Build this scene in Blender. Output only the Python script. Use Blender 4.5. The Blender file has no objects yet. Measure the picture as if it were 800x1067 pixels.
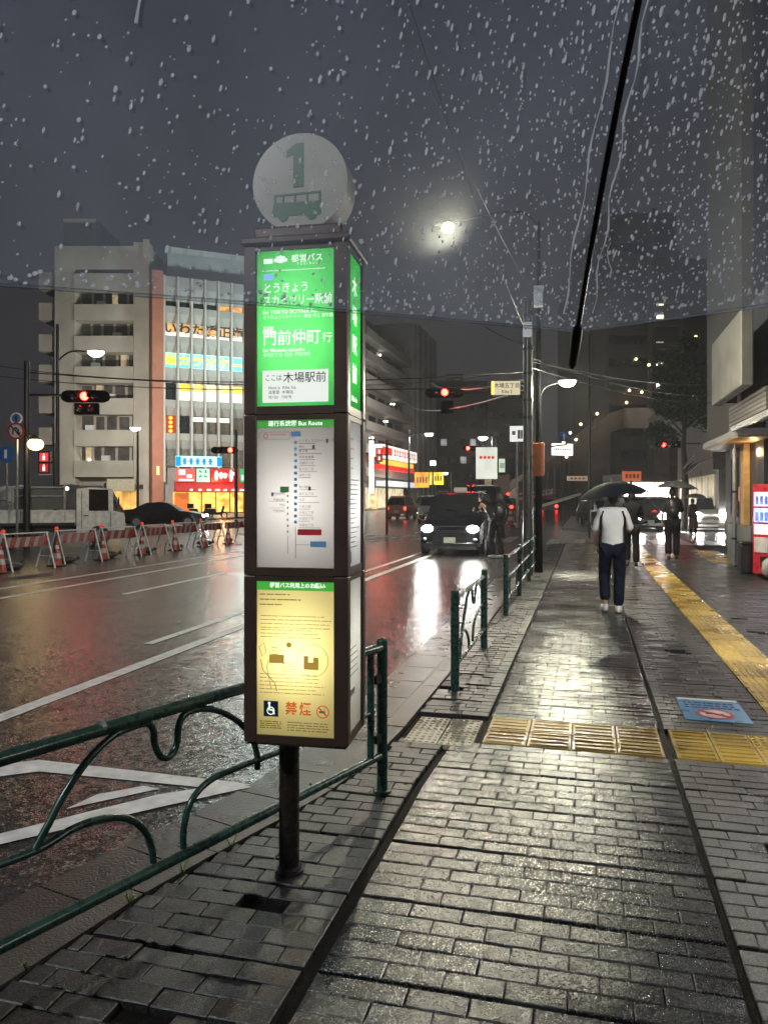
import bpy, bmesh, math, random
from mathutils import Vector, Matrix
random.seed(7)
C = bpy.context.scene
COL = C.collection
PI = math.pi
R_ = math.radians

# ---------------------------------------------------------------- camera
YAW = R_(14.7); SA, CA = math.sin(YAW), math.cos(YAW)
cam_d = bpy.data.cameras.new('camera'); cam = bpy.data.objects.new('camera', cam_d); COL.objects.link(cam)
cam.location = (0, 0, 1.6); cam.rotation_euler = (R_(90), 0, YAW)
cam_d.sensor_fit = 'HORIZONTAL'; cam_d.sensor_width = 24.0; cam_d.lens = 24.06
cam_d.shift_y = -0.0194; cam_d.clip_start = 0.02; cam_d.clip_end = 2000
cam_d.dof.use_dof = True; cam_d.dof.focus_distance = 4.5; cam_d.dof.aperture_fstop = 36.0
C.camera = cam

# ---------------------------------------------------------------- sky: low rain cloud lit by the city
w = bpy.data.worlds.new('World'); C.world = w; w.use_nodes = True
nt = w.node_tree; nt.nodes.clear()
out = nt.nodes.new('ShaderNodeOutputWorld'); bg = nt.nodes.new('ShaderNodeBackground')
tc = nt.nodes.new('ShaderNodeTexCoord'); sep = nt.nodes.new('ShaderNodeSeparateXYZ')
nz = nt.nodes.new('ShaderNodeTexNoise'); nz.inputs['Scale'].default_value = 2.2; nz.inputs['Detail'].default_value = 4
rp = nt.nodes.new('ShaderNodeValToRGB')
rp.color_ramp.elements[0].position = 0.0; rp.color_ramp.elements[0].color = (.036, .034, .035, 1)
rp.color_ramp.elements[1].position = .7; rp.color_ramp.elements[1].color = (.019, .021, .033, 1)
ad = nt.nodes.new('ShaderNodeMath'); ad.operation = 'MULTIPLY_ADD'; ad.inputs[1].default_value = .3; 
L = nt.links.new
L(tc.outputs['Generated'], sep.inputs[0]); L(tc.outputs['Generated'], nz.inputs['Vector'])
L(nz.outputs['Fac'], ad.inputs[0]); L(sep.outputs['Z'], ad.inputs[2])
sb = nt.nodes.new('ShaderNodeMath'); sb.operation = 'SUBTRACT'; sb.inputs[1].default_value = .15
L(ad.outputs[0], sb.inputs[0]); L(sb.outputs[0], rp.inputs[0]); L(rp.outputs[0], bg.inputs['Color'])
bg.inputs['Strength'].default_value = 1.0; L(bg.outputs[0], out.inputs[0])

C.view_settings.view_transform = 'Standard'; C.view_settings.look = 'None'
C.view_settings.exposure = 0.12; C.view_settings.gamma = 1.0
C.render.engine = 'CYCLES'
C.cycles.use_denoising = True
C.cycles.max_bounces = 8; C.cycles.transparent_max_bounces = 12; C.cycles.diffuse_bounces = 3; C.cycles.glossy_bounces = 3
C.cycles.sample_clamp_indirect = 3.0; C.cycles.sample_clamp_direct = 0.0
C.cycles.caustics_reflective = False; C.cycles.caustics_refractive = False
C.cycles.use_light_tree = True

# ---------------------------------------------------------------- helpers
def at(px, py, D):
    """world point at distance D metres ahead of the photographer"""
    r = (px - 400) / 802 * D
    return Vector((-D * SA + r * CA, D * CA + r * SA, 1.6 - (py - 518) / 802 * D))
def gd(px, py, z=0.0):
    """world point on the level ground plane z"""
    v = at(px, py, 802 * (1.6 - z) / (py - 518)); v.z = z
    return v

MATS = {}
def mat(name, col, rough=.5, metal=0.0, var=.18, scale=6.0, bump=0.0, bscale=60.0, coat=0.0, spec=.5):
    if name in MATS: return MATS[name]
    m = bpy.data.materials.new(name); m.use_nodes = True; n = m.node_tree; p = n.nodes['Principled BSDF']
    tcn = n.nodes.new('ShaderNodeTexCoord'); t = n.nodes.new('ShaderNodeTexNoise')
    t.inputs['Scale'].default_value = scale; t.inputs['Detail'].default_value = 5
    n.links.new(tcn.outputs['Object'], t.inputs['Vector'])
    r = n.nodes.new('ShaderNodeMapRange'); r.inputs['From Min'].default_value = .3; r.inputs['From Max'].default_value = .7
    r.inputs['To Min'].default_value = 1 - var; r.inputs['To Max'].default_value = 1 + var
    n.links.new(t.outputs['Fac'], r.inputs['Value'])
    mx = n.nodes.new('ShaderNodeVectorMath'); mx.operation = 'SCALE'; mx.inputs[0].default_value = col[:3]
    n.links.new(r.outputs[0], mx.inputs['Scale']); n.links.new(mx.outputs[0], p.inputs['Base Color'])
    rr = n.nodes.new('ShaderNodeMapRange'); rr.inputs['To Min'].default_value = max(.03, rough - .12); rr.inputs['To Max'].default_value = min(1, rough + .12)
    n.links.new(t.outputs['Fac'], rr.inputs['Value']); n.links.new(rr.outputs[0], p.inputs['Roughness'])
    p.inputs['Metallic'].default_value = metal; p.inputs['Specular IOR Level'].default_value = spec
    p.inputs['Coat Weight'].default_value = coat; p.inputs['Coat Roughness'].default_value = .08
    if bump:
        t2 = n.nodes.new('ShaderNodeTexNoise'); t2.inputs['Scale'].default_value = bscale; t2.inputs['Detail'].default_value = 4
        n.links.new(tcn.outputs['Object'], t2.inputs['Vector'])
        b = n.nodes.new('ShaderNodeBump'); b.inputs['Strength'].default_value = bump; b.inputs['Distance'].default_value = .01
        n.links.new(t2.outputs['Fac'], b.inputs['Height']); n.links.new(b.outputs[0], p.inputs['Normal'])
    MATS[name] = m
    return m
def glow(name, col, st=1.0, var=0.0, scale=3.0):
    """a thing that gives off light (lamp, lit sign)"""
    if name in MATS: return MATS[name]
    m = bpy.data.materials.new(name); m.use_nodes = True; n = m.node_tree; p = n.nodes['Principled BSDF']
    p.inputs['Base Color'].default_value = (col[0] * .4, col[1] * .4, col[2] * .4, 1); p.inputs['Roughness'].default_value = .3
    p.inputs['Emission Color'].default_value = (*col[:3], 1); p.inputs['Emission Strength'].default_value = st
    if var:
        tcn = n.nodes.new('ShaderNodeTexCoord'); t = n.nodes.new('ShaderNodeTexNoise'); t.inputs['Scale'].default_value = scale
        t.inputs['Detail'].default_value = 3
        n.links.new(tcn.outputs['Object'], t.inputs['Vector'])
        r = n.nodes.new('ShaderNodeMapRange'); r.inputs['From Min'].default_value = .35; r.inputs['From Max'].default_value = .65
        r.inputs['To Min'].default_value = st * (1 - var); r.inputs['To Max'].default_value = st * (1 + var)
        n.links.new(t.outputs['Fac'], r.inputs['Value']); n.links.new(r.outputs[0], p.inputs['Emission Strength'])
    MATS[name] = m
    return m
def glassy(name, col, rough=.05):
    return mat(name, col, rough=max(rough, .05), var=.1, spec=.8)

class MB:
    """collects faces; builds ONE mesh object"""
    def __init__(s): s.v = []; s.f = []; s.m = []; s.s = []; s.cur = 0; s.X = None
    def add(s, vs, fs, smooth=False):
        o = len(s.v)
        for p in vs:
            p = Vector(p); s.v.append(s.X @ p if s.X is not None else p)
        for f in fs: s.f.append([i + o for i in f]); s.m.append(s.cur); s.s.append(smooth)
        return s
    def box(s, c, d, rot=0.0, M=None):
        hx, hy, hz = d[0] / 2, d[1] / 2, d[2] / 2
        vs = [Vector((x, y, z)) for z in (-hz, hz) for x, y in ((-hx, -hy), (hx, -hy), (hx, hy), (-hx, hy))]
        T = Matrix.Rotation(rot, 3, 'Z') if M is None else M
        return s.add([T @ v + Vector(c) for v in vs], [(0, 3, 2, 1), (4, 5, 6, 7), (0, 1, 5, 4), (1, 2, 6, 5), (2, 3, 7, 6), (3, 0, 4, 7)])
    def b2(s, lo, hi):
        return s.box([(a + b) / 2 for a, b in zip(lo, hi)], [abs(b - a) for a, b in zip(lo, hi)])
    def bbox(s, lo, hi, bev=.01):
        """box with chamfered vertical and top edges"""
        (x0, y0, z0), (x1, y1, z1) = lo, hi; b = bev
        def ring(e, z): return [(x0 + e, y0 + b + e * 0, z), (x0 + b, y0 + e, z), (x1 - b, y0 + e, z), (x1 - e, y0 + b, z), (x1 - e, y1 - b, z), (x1 - b, y1 - e, z), (x0 + b, y1 - e, z), (x0 + e, y1 - b, z)]
        vs = ring(b * .7, z0) + ring(0, z0 + b) + ring(0, z1 - b) + ring(b * .7, z1)
        fs = [tuple(range(7, -1, -1)), tuple(range(24, 32))]
        for k in range(3):
            for i in range(8): fs.append((k * 8 + i, k * 8 + (i + 1) % 8, (k + 1) * 8 + (i + 1) % 8, (k + 1) * 8 + i))
        return s.add(vs, fs)
    def cyl(s, p0, p1, r0, r1=None, n=14, cap=True):
        r1 = r0 if r1 is None else r1
        p0 = Vector(p0); p1 = Vector(p1); d = (p1 - p0).normalized()
        a = d.orthogonal().normalized(); b = d.cross(a)
        vs = [p + (a * math.cos(2 * PI * i / n) + b * math.sin(2 * PI * i / n)) * r for p, r in ((p0, r0), (p1, r1)) for i in range(n)]
        s.add(vs, [(i, (i + 1) % n, n + (i + 1) % n, n + i) for i in range(n)], True)
        if cap: s.add(vs[:n][::-1], [tuple(range(n))]); s.add(vs[n:], [tuple(range(n))])
        return s
    def tube(s, pts, r, n=10, closed=False):
        pts = [Vector(p) for p in pts]; N = len(pts); vs = []; pa = None
        rr = r if isinstance(r, (list, tuple)) else [r] * N
        for i, p in enumerate(pts):
            t = (pts[(i + 1) % N] - pts[i - 1]) if closed else (pts[min(i + 1, N - 1)] - pts[max(i - 1, 0)])
            t.normalize()
            a = t.orthogonal() if pa is None else pa - t * pa.dot(t)
            if a.length < 1e-6: a = t.orthogonal()
            a.normalize(); pa = a; b = t.cross(a)
            vs += [p + (a * math.cos(2 * PI * k / n) + b * math.sin(2 * PI * k / n)) * rr[i] for k in range(n)]
        fs = []
        for i in range(N if closed else N - 1):
            j = (i + 1) % N
            fs += [(i * n + k, i * n + (k + 1) % n, j * n + (k + 1) % n, j * n + k) for k in range(n)]
        s.add(vs, fs, True)
        if not closed: s.add(vs[:n][::-1], [tuple(range(n))]); s.add(vs[-n:], [tuple(range(n))])
        return s
    def prism(s, poly, o, u, v, d):
        """polygon (a,b) laid at o + a*u + b*v, pushed through vector d"""
        o, u, v, d = Vector(o), Vector(u), Vector(v), Vector(d); n = len(poly)
        vs = [o + u * a + v * b for a, b in poly]; vs += [p + d for p in vs]
        return s.add(vs, [tuple(range(n)), tuple(range(2 * n - 1, n - 1, -1))] + [((i + 1) % n, i, n + i, n + (i + 1) % n) for i in range(n)])
    def ell(s, c, r, n=14, m=8, lo=-.5, hi=.5):
        c = Vector(c); r = (r, r, r) if not isinstance(r, (tuple, list)) else r; vs = []
        for j in range(m + 1):
            t = PI * (lo + (hi - lo) * j / m)
            for i in range(n):
                p = 2 * PI * i / n
                vs.append(c + Vector((r[0] * math.cos(t) * math.cos(p), r[1] * math.cos(t) * math.sin(p), r[2] * math.sin(t))))
        return s.add(vs, [(j * n + i, j * n + (i + 1) % n, (j + 1) * n + (i + 1) % n, (j + 1) * n + i) for j in range(m) for i in range(n)], True)
    def quad(s, a, b, c, d): return s.add([a, b, c, d], [(0, 1, 2, 3)])
    def disc(s, c, u, v, r, n=24, r0=0.0):
        c, u, v = Vector(c), Vector(u), Vector(v)
        o = [c + (u * math.cos(2 * PI * i / n) + v * math.sin(2 * PI * i / n)) * r for i in range(n)]
        if not r0: return s.add(o, [tuple(range(n))])
        q = [c + (u * math.cos(2 * PI * i / n) + v * math.sin(2 * PI * i / n)) * r0 for i in range(n)]
        return s.add(o + q, [(i, (i + 1) % n, n + (i + 1) % n, n + i) for i in range(n)])
    def text(s, body, o, u, v, size, align='CENTER', bold=0.0, wid=1.0, space=1.0):
        """lettering laid flat at o, reading along u, up along v"""
        cu = bpy.data.curves.new('t', 'FONT'); cu.body = body; cu.size = size; cu.align_x = align; cu.align_y = 'CENTER'
        cu.resolution_u = 2; cu.offset = bold; cu.space_character = space
        ob = bpy.data.objects.new('t', cu); COL.objects.link(ob)
        dg = bpy.context.evaluated_depsgraph_get(); me = bpy.data.meshes.new_from_object(ob.evaluated_get(dg))
        o, u, v = Vector(o), Vector(u), Vector(v)
        s.add([o + u * (q.co.x * wid) + v * q.co.y for q in me.vertices], [tuple(p.vertices) for p in me.polygons])
        bpy.data.objects.remove(ob); bpy.data.curves.remove(cu); bpy.data.meshes.remove(me)
        return s
    def build(s, name, mats, parent=None, loc=None, sub=None):
        mats = mats if isinstance(mats, (list, tuple)) else [mats]
        me = bpy.data.meshes.new(name)
        vs = s.v
        if parent is not None and parent.get('_o') is not None: 
            q = Vector(parent['_o']); vs = [p - q for p in vs]
        elif loc is not None: q = Vector(loc); vs = [p - q for p in vs]
        me.from_pydata([tuple(p) for p in vs], [], s.f)
        for m in mats: me.materials.append(m)
        me.polygons.foreach_set('material_index', s.m); me.polygons.foreach_set('use_smooth', s.s); me.update()
        o = bpy.data.objects.new(name, me); COL.objects.link(o)
        if parent is not None:
            o.parent = parent
            if parent.get('_o') is not None: o['_o'] = parent['_o']
        elif loc is not None: o.location = loc
        return o

def tag(o, label, cat, group=None, kind=None):
    o['label'] = label; o['category'] = cat
    if group: o['group'] = group
    if kind: o['kind'] = kind
    return o
def thing(name, label, cat, loc=(0, 0, 0), rz=0.0, group=None, world=False):
    """Empty at the thing's base; world=True: its parts are given in world coordinates"""
    o = bpy.data.objects.new(name, None); COL.objects.link(o); o.location = loc; o.rotation_euler = (0, 0, rz); o.empty_display_size = .1
    if world: o['_o'] = tuple(loc)
    return tag(o, label, cat, group)
def struct(o): o['kind'] = 'structure'; return o
def copy_tree(o, parent=None):
    c = o.copy(); COL.objects.link(c)
    if parent is not None: c.parent = parent
    for ch in list(o.children): copy_tree(ch, c)
    return c
def aim(o, d):
    o.rotation_euler = Vector(d).to_track_quat('-Z', 'Y').to_euler(); return o
def lamp(name, loc, power, col=(1, .9, .7), radius=.12, parent=None, spot=None):
    l = bpy.data.lights.new(name, 'SPOT' if spot else 'POINT'); l.energy = power; l.color = col; l.shadow_soft_size = radius
    if spot: l.spot_size = R_(spot); l.spot_blend = .6
    o = bpy.data.objects.new(name, l); COL.objects.link(o); o.location = loc
    if parent is not None:
        o.parent = parent
        if parent.get('_o') is not None: o.location = Vector(loc) - Vector(parent['_o'])
    return o
def X3(): return Vector((1, 0, 0)), Vector((0, 1, 0)), Vector((0, 0, 1))
UX, UY, UZ = X3()
ORD = ['first', 'second', 'third', 'fourth', 'fifth', 'sixth', 'seventh', 'eighth', 'ninth', 'tenth', 'eleventh', 'twelfth']

# shared materials
M_GREEN = mat('green_rail_paint', (.012, .045, .035), .28, var=.3, scale=25, bump=.05, bscale=120)
M_DARKSTEEL = mat('dark_steel', (.03, .03, .032), .35, .4)
M_GALV = mat('galvanised_steel', (.28, .29, .3), .4, .7)
M_BLACK = mat('black_plastic', (.012, .012, .013), .35)
M_RUBBER = mat('black_rubber', (.012, .012, .012), .6)
M_WHITEP = mat('white_paint', (.72, .72, .70), .35, var=.1)
M_CONC = mat('wet_concrete', (.16, .155, .145), .4, var=.3, scale=5, bump=.25, bscale=90)
M_BEIGE = mat('beige_facade', (.42, .38, .32), .7, var=.2, scale=.35)
M_GREYW = mat('grey_facade', (.30, .285, .265), .7, var=.12, scale=.6)
M_GLASS = glassy('dark_window_glass', (.02, .022, .025))
M_RED = mat('red_plastic', (.55, .03, .02), .35)
M_LAMP = glow('lamp_lens_warm', (1, .93, .62), 28)
M_LAMPW = glow('lamp_lens_white', (1, .97, .88), 22)
M_SIGRED = glow('signal_red_lens', (1, .02, .012), 40)
M_TAIL = glow('tail_lamp', (1, .03, .02), 9)
M_HEAD = glow('headlamp', (1, .98, .92), 130)
# ================================================================= GROUND

def facets(n, coord, layers):
    """tiny stones each tilted its own way"""
    N = n.nodes.new; K = n.links.new; g = N('ShaderNodeNewGeometry'); last = g.outputs['Normal']
    for sc_, k in layers:
        v = N('ShaderNodeTexVoronoi'); v.inputs['Scale'].default_value = sc_; K(coord, v.inputs['Vector'])
        s_ = N('ShaderNodeVectorMath'); s_.operation = 'SUBTRACT'; s_.inputs[1].default_value = (.5, .5, .5); K(v.outputs['Color'], s_.inputs[0])
        m_ = N('ShaderNodeVectorMath'); m_.operation = 'SCALE'; m_.inputs['Scale'].default_value = k; K(s_.outputs[0], m_.inputs[0])
        a_ = N('ShaderNodeVectorMath'); a_.operation = 'ADD'; K(last, a_.inputs[0]); K(m_.outputs[0], a_.inputs[1])
        o_ = N('ShaderNodeVectorMath'); o_.operation = 'NORMALIZE'; K(a_.outputs[0], o_.inputs[0]); last = o_.outputs[0]
    return last
def wet_asphalt():
    m = bpy.data.materials.new('wet_asphalt'); m.use_nodes = True; n = m.node_tree; p = n.nodes['Principled BSDF']; N = n.nodes.new; K = n.links.new
    tcn = N('ShaderNodeTexCoord')
    big = N('ShaderNodeTexNoise'); big.inputs['Scale'].default_value = .55; big.inputs['Detail'].default_value = 5; big.inputs['Roughness'].default_value = .6
    agg = N('ShaderNodeTexVoronoi'); agg.inputs['Scale'].default_value = 80
    fin = N('ShaderNodeTexNoise'); fin.inputs['Scale'].default_value = 160; fin.inputs['Detail'].default_value = 3
    mpw = N('ShaderNodeMapping'); mpw.inputs['Scale'].default_value = (1.0, .35, 1)
    K(tcn.outputs['Object'], mpw.inputs[0]); K(mpw.outputs[0], big.inputs['Vector'])
    for t in (agg, fin): K(tcn.outputs['Object'], t.inputs['Vector'])
    pud = N('ShaderNodeMapRange'); pud.inputs['From Min'].default_value = .58; pud.inputs['From Max'].default_value = .70; K(big.outputs['Fac'], pud.inputs['Value'])
    col = N('ShaderNodeMix'); col.data_type = 'RGBA'; col.inputs[6].default_value = (.018, .017, .0162, 1); col.inputs[7].default_value = (.048, .045, .042, 1)
    ag2 = N('ShaderNodeTexVoronoi'); ag2.inputs['Scale'].default_value = 22; K(tcn.outputs['Object'], ag2.inputs['Vector']); agm = N('ShaderNodeMix'); agm.data_type = 'RGBA'; agm.inputs[0].default_value = .4; K(agg.outputs['Color'], agm.inputs[6]); K(ag2.outputs['Color'], agm.inputs[7])
    vr = N('ShaderNodeSeparateColor'); K(agm.outputs[2], vr.inputs[0]); K(vr.outputs[0], col.inputs[0])
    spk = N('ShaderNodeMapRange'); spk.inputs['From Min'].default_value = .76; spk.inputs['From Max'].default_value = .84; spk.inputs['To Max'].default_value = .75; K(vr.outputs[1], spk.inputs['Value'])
    lt = N('ShaderNodeMix'); lt.data_type = 'RGBA'; K(spk.outputs[0], lt.inputs[0]); K(col.outputs[2], lt.inputs[6]); lt.inputs[7].default_value = (.15, .145, .14, 1)  # pale stones in the base colour, standing in for wet glints
    dk = N('ShaderNodeMix'); dk.data_type = 'RGBA'; pm = N('ShaderNodeMath'); pm.operation = 'MULTIPLY'; pm.inputs[1].default_value = .6; K(pud.outputs[0], pm.inputs[0]); K(pm.outputs[0], dk.inputs[0]); K(lt.outputs[2], dk.inputs[6]); dk.inputs[7].default_value = (.022, .02, .019, 1)
    K(dk.outputs[2], p.inputs['Base Color'])
    ro = N('ShaderNodeMapRange'); ro.inputs['To Min'].default_value = .23; ro.inputs['To Max'].default_value = .17; K(pud.outputs[0], ro.inputs['Value']); K(ro.outputs[0], p.inputs['Roughness'])
    hs = N('ShaderNodeMath'); hs.operation = 'ADD'; K(agg.outputs['Distance'], hs.inputs[0]); K(fin.outputs['Fac'], hs.inputs[1])
    bs = N('ShaderNodeMapRange'); bs.inputs['To Min'].default_value = 1.0; bs.inputs['To Max'].default_value = .5; K(pud.outputs[0], bs.inputs['Value'])
    b = N('ShaderNodeBump'); b.inputs['Distance'].default_value = .0010; K(facets(n, tcn.outputs['Object'], ((75, .16), (22, .10), (6.5, .05))), b.inputs['Normal']); K(bs.outputs[0], b.inputs['Strength']); K(hs.outputs[0], b.inputs['Height'])
    rip = N('ShaderNodeTexNoise'); rip.inputs['Scale'].default_value = 20; rip.inputs['Detail'].default_value = 3; K(tcn.outputs['Object'], rip.inputs['Vector'])
    b2 = N('ShaderNodeBump'); b2.inputs['Strength'].default_value = .10; b2.inputs['Distance'].default_value = .02
    K(rip.outputs['Fac'], b2.inputs['Height']); K(b.outputs[0], b2.inputs['Normal']); K(b2.outputs[0], p.inputs['Normal'])
    p.inputs['Specular IOR Level'].default_value = .6
    return m
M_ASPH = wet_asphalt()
def paver_mat(name, c0, c1, r0, r1, warm=0.0, bump=.35):
    m = bpy.data.materials.new(name); m.use_nodes = True; n = m.node_tree; p = n.nodes['Principled BSDF']; N = n.nodes.new; K = n.links.new
    tcn = N('ShaderNodeTexCoord'); at_ = N('ShaderNodeAttribute'); at_.attribute_name = 'tone'
    mx = N('ShaderNodeMix'); mx.data_type = 'RGBA'; mx.inputs[6].default_value = (*c0, 1); mx.inputs[7].default_value = (*c1, 1); K(at_.outputs['Fac'], mx.inputs[0])
    g = N('ShaderNodeTexNoise'); g.inputs['Scale'].default_value = 210; g.inputs['Detail'].default_value = 4; K(tcn.outputs['Object'], g.inputs['Vector'])
    st = N('ShaderNodeTexNoise'); st.inputs['Scale'].default_value = 1.7; st.inputs['Detail'].default_value = 5; K(tcn.outputs['Object'], st.inputs['Vector'])
    sr = N('ShaderNodeMapRange'); sr.inputs['From Min'].default_value = .3; sr.inputs['From Max'].default_value = .7; sr.inputs['To Min'].default_value = .6; sr.inputs['To Max'].default_value = 1.25; K(st.outputs['Fac'], sr.inputs['Value'])
    gm = N('ShaderNodeMapRange'); gm.inputs['To Min'].default_value = .6; gm.inputs['To Max'].default_value = 1.4; K(g.outputs['Fac'], gm.inputs['Value'])
    mm = N('ShaderNodeMath'); mm.operation = 'MULTIPLY'; K(sr.outputs[0], mm.inputs[0]); K(gm.outputs[0], mm.inputs[1])
    sv = N('ShaderNodeTexVoronoi'); sv.inputs['Scale'].default_value = 230; K(tcn.outputs['Object'], sv.inputs['Vector']); svs = N('ShaderNodeSeparateColor'); K(sv.outputs['Color'], svs.inputs[0]); svr = N('ShaderNodeMapRange'); svr.inputs['From Min'].default_value = .84; svr.inputs['From Max'].default_value = .95; svr.inputs['To Max'].default_value = .5; K(svs.outputs[0], svr.inputs['Value']); svm = N('ShaderNodeMix'); svm.data_type = 'RGBA'; K(svr.outputs[0], svm.inputs[0]); K(mx.outputs[2], svm.inputs[6]); svm.inputs[7].default_value = (*[min(.5, q * 3 + .05) for q in c1], 1)  # bright grains mixed into the colour to imitate sparkle on wet stone
    sc = N('ShaderNodeVectorMath'); sc.operation = 'SCALE'; K(svm.outputs[2], sc.inputs[0]); K(mm.outputs[0], sc.inputs['Scale']); K(sc.outputs[0], p.inputs['Base Color'])
    ro = N('ShaderNodeMapRange'); ro.inputs['From Min'].default_value = .3; ro.inputs['From Max'].default_value = .7; ro.inputs['To Min'].default_value = r0; ro.inputs['To Max'].default_value = r1; K(st.outputs['Fac'], ro.inputs['Value']); K(ro.outputs[0], p.inputs['Roughness'])
    b = N('ShaderNodeBump'); b.inputs['Strength'].default_value = bump; b.inputs['Distance'].default_value = .0032; K(facets(n, tcn.outputs['Object'], ((170, .13), (60, .05))), b.inputs['Normal']); K(g.outputs['Fac'], b.inputs['Height']); K(b.outputs[0], p.inputs['Normal'])
    p.inputs['Specular IOR Level'].default_value = .55
    return m
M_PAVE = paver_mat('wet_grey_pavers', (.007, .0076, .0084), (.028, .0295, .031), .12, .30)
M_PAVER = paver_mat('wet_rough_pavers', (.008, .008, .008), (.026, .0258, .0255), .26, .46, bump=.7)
M_JOINT = mat('wet_joint_sand', (.008, .007, .006), .6, var=.4, scale=30, bump=.8, bscale=120, spec=.1)
M_YEL = paver_mat('wet_yellow_tactile', (.30, .18, .025), (.52, .33, .04), .18, .38, bump=.4)
M_PALE = paver_mat('wet_pale_tactile', (.26, .23, .15), (.42, .38, .26), .2, .4, bump=.4)
M_LINE = mat('worn_road_paint', (.62, .62, .60), .38, var=.25, scale=9, bump=.6, bscale=110)

KERB = [(-4.2, -7), (-2.25, .6), (-1.85, 2.1), (-1.72, 2.75), (-1.60, 3.15), (-1.46, 3.58), (-1.34, 4.0), (-1.26, 4.5), (-1.22, 5.2), (-1.2, 7), (-1.2, 26.2), (-1.05, 26.8), (-.6, 27.2), (0, 27.35), (60, 27.35)]
def kx(y):
    for (x0, y0), (x1, y1) in zip(KERB, KERB[1:]):
        if y0 <= y <= y1: return x0 + (x1 - x0) * (y - y0) / max(1e-6, y1 - y0)
    return -1.2
ZR = -.12
b = MB(); S = 400
b.add([(-S, -200, ZR), (S, -200, ZR), (S, S, ZR), (-S, S, ZR)], [(0, 1, 2, 3)])
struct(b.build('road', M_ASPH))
# pavement base (joint bed), kerb stones
b = MB(); poly = KERB + [(60, -7)]
b.add([(x, y, -.03) for x, y in poly], [tuple(range(len(poly) - 1, -1, -1))])
struct(b.build('pavement_bed', M_JOINT))
b = MB()
seg = []
for (x0, y0), (x1, y1) in zip(KERB[:-1], KERB[1:]):
    n = max(1, round(math.hypot(x1 - x0, y1 - y0) / .6)) if y1 < 27 else max(1, round(math.hypot(x1 - x0, y1 - y0) / 1.0))
    seg += [(x0 + (x1 - x0) * k / n, y0 + (y1 - y0) * k / n) for k in range(n)]
seg.append(KERB[-1])
KW = .17
def off(i, d):
    a = Vector(seg[max(i - 1, 0)]); c = Vector(seg[min(i + 1, len(seg) - 1)]); t = (c - a).normalized(); nn = Vector((-t.y, t.x))
    return Vector(seg[i]) + nn * d
for i in range(len(seg) - 1):
    g = .004; p0, p1 = off(i, 0), off(i + 1, 0); q0, q1 = off(i, KW), off(i + 1, KW); t = (p1 - p0).normalized() * g
    p0 += t; p1 -= t; q0 += t; q1 -= t
    r = random.uniform(-.002, .002)
    b.add([(*p0, .004 + r), (*p1, .004 + r), (*(q1 + (p1 - q1) * .12), .004 + r), (*(q0 + (p0 - q0) * .12), .004 + r), (*q1, -.014), (*q0, -.014), (*(q1 - (p1 - q1) * .1), ZR - .02), (*(q0 - (p0 - q0) * .1), ZR - .02), (*p0, -.05), (*p1, -.05)],
          [(3, 2, 1, 0), (5, 4, 2, 3), (7, 6, 4, 5), (0, 1, 9, 8)])
struct(b.build('kerb', mat('wet_kerb_concrete', (.06, .053, .045), .35, var=.35, scale=4, bump=.5, bscale=110)))
b = MB()
for i in range(len(seg) - 1):
    q0, q1 = off(i, KW + .02), off(i + 1, KW + .02); r0, r1 = off(i, KW + .46), off(i + 1, KW + .46)
    t = (q1 - q0).normalized() * .005
    b.quad((*(q0 + t), ZR + .004), (*(r0 + t), ZR + .004), (*(r1 - t), ZR + .004), (*(q1 - t), ZR + .004))
struct(b.build('gutter', mat('wet_gutter_concrete', (.04, .037, .034), .3, var=.35, scale=4, bump=.5, bscale=80)))

# individual pavers as one surface mesh each
class Pavers:
    def __init__(s): s.v = []; s.f = []; s.t = []
    def brick(s, x0, y0, x1, y1, tone, z=0.0, tilt=.012, ch=.0045):
        a = random.gauss(0, tilt); c = random.gauss(0, tilt); cx, cy = (x0 + x1) / 2, (y0 + y1) / 2
        z += random.gauss(0, .0008)
        def zz(x, y): return z + (x - cx) * a * .5 + (y - cy) * c
        o = len(s.v); j = lambda: random.uniform(-.0012, .0012)
        x0 += j(); x1 += j(); y0 += j(); y1 += j()
        T = [(x0 + ch, y0 + ch), (x1 - ch, y0 + ch), (x1 - ch, y1 - ch), (x0 + ch, y1 - ch)]; B = [(x0, y0), (x1, y0), (x1, y1), (x0, y1)]
        s.v += [(x, y, zz(x, y)) for x, y in T] + [(x, y, zz(x, y) - ch * .8) for x, y in B] + [(x, y, zz(x, y) - .045) for x, y in B]
        s.f += [(o, o + 1, o + 2, o + 3)] + [(o + 4 + k, o + 4 + (k + 1) % 4, o + (k + 1) % 4, o + k) for k in range(4)] + [(o + 8 + k, o + 8 + (k + 1) % 4, o + 4 + (k + 1) % 4, o + 4 + k) for k in range(4)]
        s.t += [tone] * 9
    def build(s, name, m):
        me = bpy.data.meshes.new(name); me.from_pydata(s.v, [], s.f); me.materials.append(m)
        a_ = me.attributes.new('tone', 'FLOAT', 'FACE'); a_.data.foreach_set('value', s.t); me.update()
        o = bpy.data.objects.new(name, me); COL.objects.link(o); return struct(o)
PIT = .0985; GRV = .017; BLK = 5 * PIT + GRV; Y0 = 5.02 - 9 * BLK - .004
def row_y(i): return Y0 + (i // 5) * BLK + (i % 5) * PIT
NROW = int((27.1 - Y0) / BLK * 5)
TA0, TA1 = 5.02, 5.62            # cross tactile strip rows
P = Pavers(); Q = Pavers(); Z_ = Pavers()
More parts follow.
